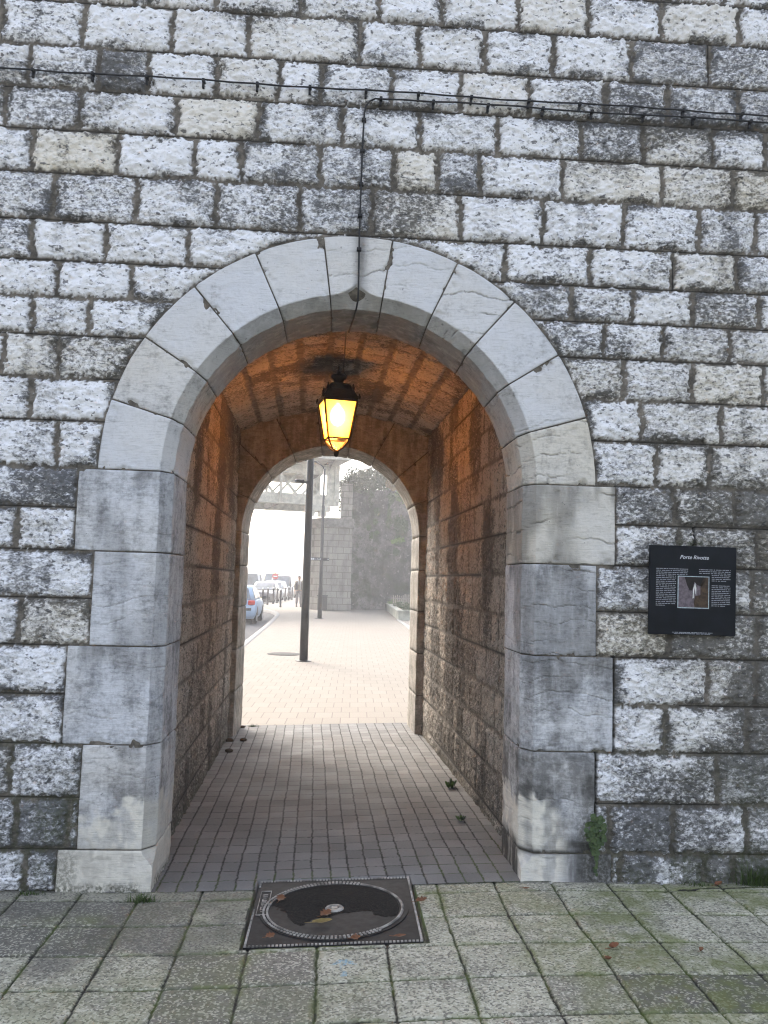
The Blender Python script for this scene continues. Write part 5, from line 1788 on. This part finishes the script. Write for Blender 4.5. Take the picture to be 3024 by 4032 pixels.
for (x, y, z_) in ((0.115, -0.10, 0.0), (-0.115, 0.055, 0.0)):
    b = MB()
    loft(b, [[(x + dx * 0.048, y + dy * 0.14 - 0.03, 0.0) for dx, dy in ((-1, -.6), (-.6, -1), (.6, -1), (1, -.6), (.9, .8), (.5, 1), (-.5, 1), (-.9, .8))],
             [(x + dx * 0.048, y + dy * 0.135 - 0.03, 0.05) for dx, dy in ((-1, -.6), (-.6, -1), (.6, -1), (1, -.6), (.9, .8), (.5, 1), (-.5, 1), (-.9, .8))],
             [(x + dx * 0.045, y + 0.04 + dy * 0.06, 0.17) for dx, dy in ((-1, -.6), (-.6, -1), (.6, -1), (1, -.6), (.9, .8), (.5, 1), (-.5, 1), (-.9, .8))]])
    b.build('boot', SHOEM, pr, True)

# ------------------------------------------------------------------ BRIDGE
br = thing('railway_bridge', 'cream painted lattice girder bridge crossing above the road in the mist', 'bridge', (-1.0, 38.3, 0), (0, 0, math.atan2(.245, .97)))
BL, BRt = -26.0, 1.22
MB().box(((BL + BRt + .2) / 2, 2.2, 7.78), (BRt + .2 - BL, 7.0, 0.26)).box(((BL + BRt + .25) / 2, -1.36, 7.86), (BRt + .25 - BL, 0.12, 0.44)).build('deck', CREAMP, br)
for gy, mt in ((0.0, CREAMP), (4.4, CREAMP)):
    g = thing('girder', None, None); g.parent = br; g.location = (0, gy, 0)
    del_ = [k_ for k_ in ('label', 'category') if k_ in g]
    MB().box(((BL + BRt) / 2, 0, 5.67), (BRt - BL, 0.05, 0.56)).box(((BL + BRt) / 2, 0, 5.42), (BRt - BL, 0.46, 0.05)).build('bottom_chord', mt, g)
    MB().box(((BL + BRt) / 2, 0, 7.22), (BRt - BL, 0.05, 0.46)).box(((BL + BRt) / 2, 0, 7.46), (BRt - BL, 0.46, 0.05)).build('top_chord', mt, g)
    b = MB()
    x = 0.55
    while x > BL:
        b.bar((x, -0.045, 5.55), (x - 1.6, -0.045, 7.35), 0.11, 0.02, up=(0, 1, 0))
        b.bar((x - 1.6, 0.045, 5.55), (x, 0.045, 7.35), 0.11, 0.02, up=(0, 1, 0))
        x -= 1.235
    b.build('lattice', mt, g)
    x = 0.61
    while x > BL:
        MB().box((x, -0.09, 6.45), (0.13, 0.12, 2.0)).build('vertical_post', mt, g)
        x -= 2.47
    MB().box((0.92, 0, 6.45), (0.60, 0.10, 2.05)).box((0.98, -0.1, 6.45), (0.08, 0.14, 2.05)).build('end_post', mt, g)
b = MB()
x = 0.61
while x > BL:
    b.box((x, 2.2, 7.42), (0.16, 4.3, 0.42)).box((x, 2.2, 5.62), (0.16, 4.3, 0.40))
    for s_ in (0,):
        ar = [(0.0, 7.0), (-0.25, 7.30), (-0.7, 7.52), (-1.32, 7.64), (0.0, 7.64)]
        for yy_ in (x - 0.03, x + 0.03):
            b.poly([(yy_, y_ - 0.05, z_) for y_, z_ in ar])
    x -= 2.47
b.build('cross_beams', UNDERP, br)
b = MB()
for dx in (-0.25, 0.35):
    b.prism([(dx - .16, -0.28), (dx + .16, -0.28), (dx + .16, 0.28), (dx - .16, 0.28)], 4.82, 5.10)
b.prism([(-0.55, -0.3), (0.75, -0.3), (0.75, 0.3), (-0.55, 0.3)], 5.10, 5.39, 0.9, (0.1, 0))
b.build('bearing', CREAMP, br)

pb = thing('bridge_pier', 'pale ashlar bridge pier with a heavy cap under the end of the lattice bridge', 'bridge pier', (0, 0, 0))
plan = [(-1.20, 39.9), (-0.50, 38.75), (0.95, 38.95), (0.95, 43.0), (-1.20, 43.0)]


def scaled(pl2, k_):
    cx_, cy_ = -0.15, 41.0
    return [(cx_ + (x - cx_) * k_, cy_ + (y - cy_) * k_) for x, y in pl2]


MB().prism(scaled(plan, 1.03), -0.05, 0.67).build('plinth', PIERSTONE, pb)
MB().prism(plan, 0.67, 4.33).build('shaft', PIERSTONE, pb)
MB().prism(scaled(plan, 1.06), 4.33, 4.80).build('cap', UNDERP, pb)
MB().box((0.62, 41.2, 5.75), (0.6, 3.6, 1.9)).build('abutment_block', PIERSTONE, pb)

# ------------------------------------------------------------------ RETAINING WALL
rw = thing('retaining_wall', 'tall dark weathered retaining wall streaked with moss behind the plaza', 'retaining wall', (0, 0, 0))
uu = np.concatenate([np.linspace(-4, 0, 24)[:-1], np.arange(0, 16, 0.07)])
vv2 = np.arange(-0.1, 6.75, 0.07)
Uu, Vv = np.meshgrid(uu, vv2, indexing='ij')
top = np.interp(Uu, [-4, 0.0, 2.6, 4.2, 6, 16], [6.6, 6.6, 6.7, 5.95, 5.6, 5.4])
Vz = Vv / 6.7 * top
nz = fbm(Uu * 0.9, Vz * 0.9, 5, 501) - 0.5
n2 = fbm(Uu * 5, Vz * 5, 4, 503) - 0.5
rel = 0.30 * nz + 0.10 * n2 + 0.10 * ss(0.72, 0.62, Vz)
leftx = 0.12 + 0.095 * np.clip(Vz, 0, 5.5)
XX = np.where(Uu < 0, leftx - 0.05 * nz, leftx + Uu)
YY = np.where(Uu < 0, 41.2 - Uu + 0.1 * Vz, 41.2 + 0.02 * Uu + 0.10 * Vz - rel)
mrw = M('weathered_rock_wall', 0.95, 0.15)
a = mrw.noise(0.9, 7, 0.68, mrw.co((1.0, 1, 0.55)))
b_ = mrw.noise(7, 5, 0.7)
c = mrw.mix(mrw.rng(a, 0.38, 0.64), (0.20, 0.19, 0.175), (0.055, 0.052, 0.048))
c = mrw.mix(mrw.rng(b_, 0.48, 0.66, 0, 0.75), c, (0.045, 0.044, 0.04))
c = mrw.mix(mrw.rng(mrw.noise(5, 4, 0.6), 0.60, 0.68, 0, 0.6), c, (0.34, 0.33, 0.30))
c = mrw.mix(mrw.rng(mrw.noise(1.3, 5, 0.65), 0.50, 0.62, 0, 0.7), c, (0.045, 0.055, 0.028))
mrw.color(c)
mrw.bump(b_, 0.05, 0.8)
raw_mesh('face', np.stack([XX, YY, Vz], -1).reshape(-1, 3), grid_faces(*Uu.shape), None, mrw.m, rw)
b = MB()
b.box((9.0, 43.6, 2.6), (16.0, 3.4, 5.4))
b.build('earth_fill', mrw.m, rw)
b = MB()
xq = 3.0
rs = random.Random(3)
while xq < 12:
    ln = rs.uniform(0.7, 1.1)
    zq = float(np.interp(xq + ln / 2 - .6, [2.6, 4.2, 6, 16], [6.75, 6.0, 5.65, 5.4]))
    b.box((xq + ln / 2, 41.95, zq), (ln - 0.02, 0.5, 0.22), Euler((0, R(24) if xq < 4.4 else R(5), 0)), 0.02)
    xq += ln
b.build('coping', PIERSTONE, rw)


def shrub(name, label, cat, blobs, n, size, mat, seed, loc, stems):
    rt = thing(name, label, cat, loc)
    leaf_cloud('foliage', blobs, n, size, mat, rt, seed)
    b = MB()
    for pts_, r0 in stems:
        b.tube(pts_, [r0 * (1 - 0.7 * i / (len(pts_) - 1)) for i in range(len(pts_))], 7)
    b.build('stem', TWIG, rt)
    return rt


shrub('shrub', 'hazy grey-green shrub spilling over the top of the retaining wall beside the bridge', 'shrub',
      [(0.9, 0, .6, .75, .6, .65), (0.3, -.1, .1, .5, .5, .6), (1.6, 0, .75, .7, .6, .55), (0.25, -.35, -.9, .28, .25, .8), (1.2, -.2, 0, .9, .4, .4), (2.0, 0, .3, .5, .5, .45), (1.75, -.3, -.5, .25, .2, .5)],
      3600, .085, LEAFD, 61, (0.25, 42.1, 6.7), [([(0.9, .3, -.6), (0.8, .2, .2), (0.5, 0, .8)], .05), ([(1.4, .3, -.6), (1.5, .1, .3), (1.9, 0, .9)], .05)])
shrub('shrub', 'leafy shrub with yellowing tips right of the grey-green one on the wall top', 'shrub',
      [(0.3, 0, .3, .7, .6, .65), (0.95, 0, -.1, .6, .6, .5), (1.5, 0, -.45, .6, .5, .45), (0.0, 0, .8, .6, .5, .5)],
      2600, .09, LEAFG, 63, (2.75, 42.2, 6.7), [([(0.4, .2, -.8), (0.4, .1, .2), (0.2, 0, .8)], .05), ([(1.0, .2, -.8), (1.2, .1, -.2), (1.5, 0, 0)], .04)])
shrub('yellow_branch', 'yellow autumn branch hanging over the wall coping', 'branch', [(0, 0, 0, .28, .2, .24), (.25, 0, -.2, .26, .2, .2)], 420, .07, LEAFY, 65, (3.0, 41.4, 7.0), [([(0, .4, .3), (0, .1, .1), (.2, 0, -.2)], .02)])
shrub('bright_shrub', 'bright green bush low on the wall coping at far right', 'shrub', [(0, 0, 0, .5, .3, .35), (.5, 0, -.25, .5, .3, .3)], 700, .08, LEAFB, 67, (3.75, 41.5, 6.35), [([(0, .4, -.4), (.1, .1, 0), (.4, 0, .1)], .02)])


def ivy(label, blobs, n, seed, loc, mat=LEAFD, size=.07):
    rt = thing('ivy', label, 'ivy', loc)
    leaf_cloud('leaves', blobs, n, size, mat, rt, seed, flat=(0, -1, .15))
    b = MB()
    for bx in blobs[:4]:
        b.tube([(bx[0], .02, bx[2] - bx[5]), (bx[0] + .05, .0, bx[2]), (bx[0], .02, bx[2] + bx[5])], .012, 5)
    b.build('stem', TWIG, rt)


ivy('large olive ivy patch on upper right of the retaining wall', [(0, 0, 0, .34, .06, .62), (.2, 0, -.1, .25, .06, .5), (-.05, 0, -.75, .2, .05, .18)], 520, 71, (3.62, 41.35, 4.75))
ivy('thin ivy strand climbing to the coping left of the large patch', [(0, 0, 0, .10, .05, .9), (.02, 0, -.5, .22, .05, .25), (.1, 0, .9, .2, .05, .3)], 300, 72, (3.02, 41.4, 5.3))
ivy('scattered ivy tufts in the middle of the retaining wall', [(0, 0, 0, .12, .05, .2), (-.35, 0, -.35, .12, .05, .2), (.1, 0, -.6, .14, .05, .12), (.05, 0, .55, .16, .05, .25), (-.2, 0, -.75, .1, .05, .15)], 330, 73, (2.25, 41.35, 4.85))
ivy('light green ferns sprouting from the retaining wall below the ivy', [(0, 0, 0, .35, .08, .12), (.28, 0, .08, .2, .08, .12)], 240, 74, (3.40, 41.2, 3.80), LEAFB)
ivy('pair of small ivy clumps under the light green ferns', [(0, 0, 0, .18, .05, .2), (.12, 0, .55, .2, .05, .15)], 220, 75, (3.45, 41.2, 3.2))

# ------------------------------------------------------------------ PLANTER
pt_ = thing('planter', 'low mossy concrete planter wall on the right of the plaza', 'planter', (0, 0, 0))
b = MB()
b.bar((2.86, 30.1, 0.16), (3.18, 45.5, 0.16), 0.20, 0.36, up=(0, 0, 1))
b.bar((2.76, 30.15, 0.16), (8.0, 30.7, 0.16), 0.20, 0.36, up=(0, 0, 1))
b.build('low_wall', PLANTERM, pt_)
b = MB()
b.bar((2.84, 30.1, 0.37), (3.18, 45.5, 0.37), 0.28, 0.06, up=(0, 0, 1))
b.bar((2.72, 30.12, 0.372), (8.0, 30.68, 0.372), 0.28, 0.06, up=(0, 0, 1))
b.build('coping', PLANTERM, pt_)
MB().poly([(2.9, 30.25, .28), (8, 30.8, .28), (8.2, 45.4, .28), (3.2, 45.4, .28)]).build('soil', SOILM, pt_)
MB().bar((2.777, 24.5, 0.012), (2.74, 30.0, 0.012), 0.12, 0.03).bar((2.74, 30.0, 0.012), (2.6, 20, 0.012), 0.10, 0.028).build('kerb', KERB)
kb = bpy.data.objects['kerb.001']; tag(kb, kind='structure')
for i, (x, y, s_, lb) in enumerate(((3.25, 39.5, .42, 'green ground plant at the far end of the planter'), (3.25, 35.5, .36, 'green plant in the middle of the planter edge'), (3.35, 32.0, .34, 'leafy plant at the near corner of the planter'))):
    shrub('planter_plant', lb, 'plant', [(0, 0, .1, s_, s_ * 1.6, s_ * .6), (.3, .5, .12, s_, s_, s_ * .5)], 420, .05, LEAFG if i else LEAFB, 80 + i, (x, y, .32), [([(0, 0, -.1), (0, 0, .15), (.05, 0, .3)], .01)])
fn = thing('picket_fence', 'pale weathered picket fence at the back of the planter', 'fence', (3.2, 38.9, 0.25))
b = MB()
rs = random.Random(4)
for i in range(34):
    hh = 0.62 + rs.uniform(-.06, .06)
    x = i * 0.10
    b.prism([(x - .03, -.012), (x + .03, -.012), (x + .03, .012), (x - .03, .012)], 0, hh)
    b.prism([(x - .03, -.012), (x + .03, -.012), (x + .03, .012), (x - .03, .012)], hh + .001, hh + .05, .15, (x, 0))
b.build('pickets', PALEWOOD, fn)
MB().box((1.65, 0.02, 0.15), (3.5, 0.02, 0.05)).box((1.65, 0.02, 0.47), (3.5, 0.02, 0.05)).build('rail', PALEWOOD, fn)
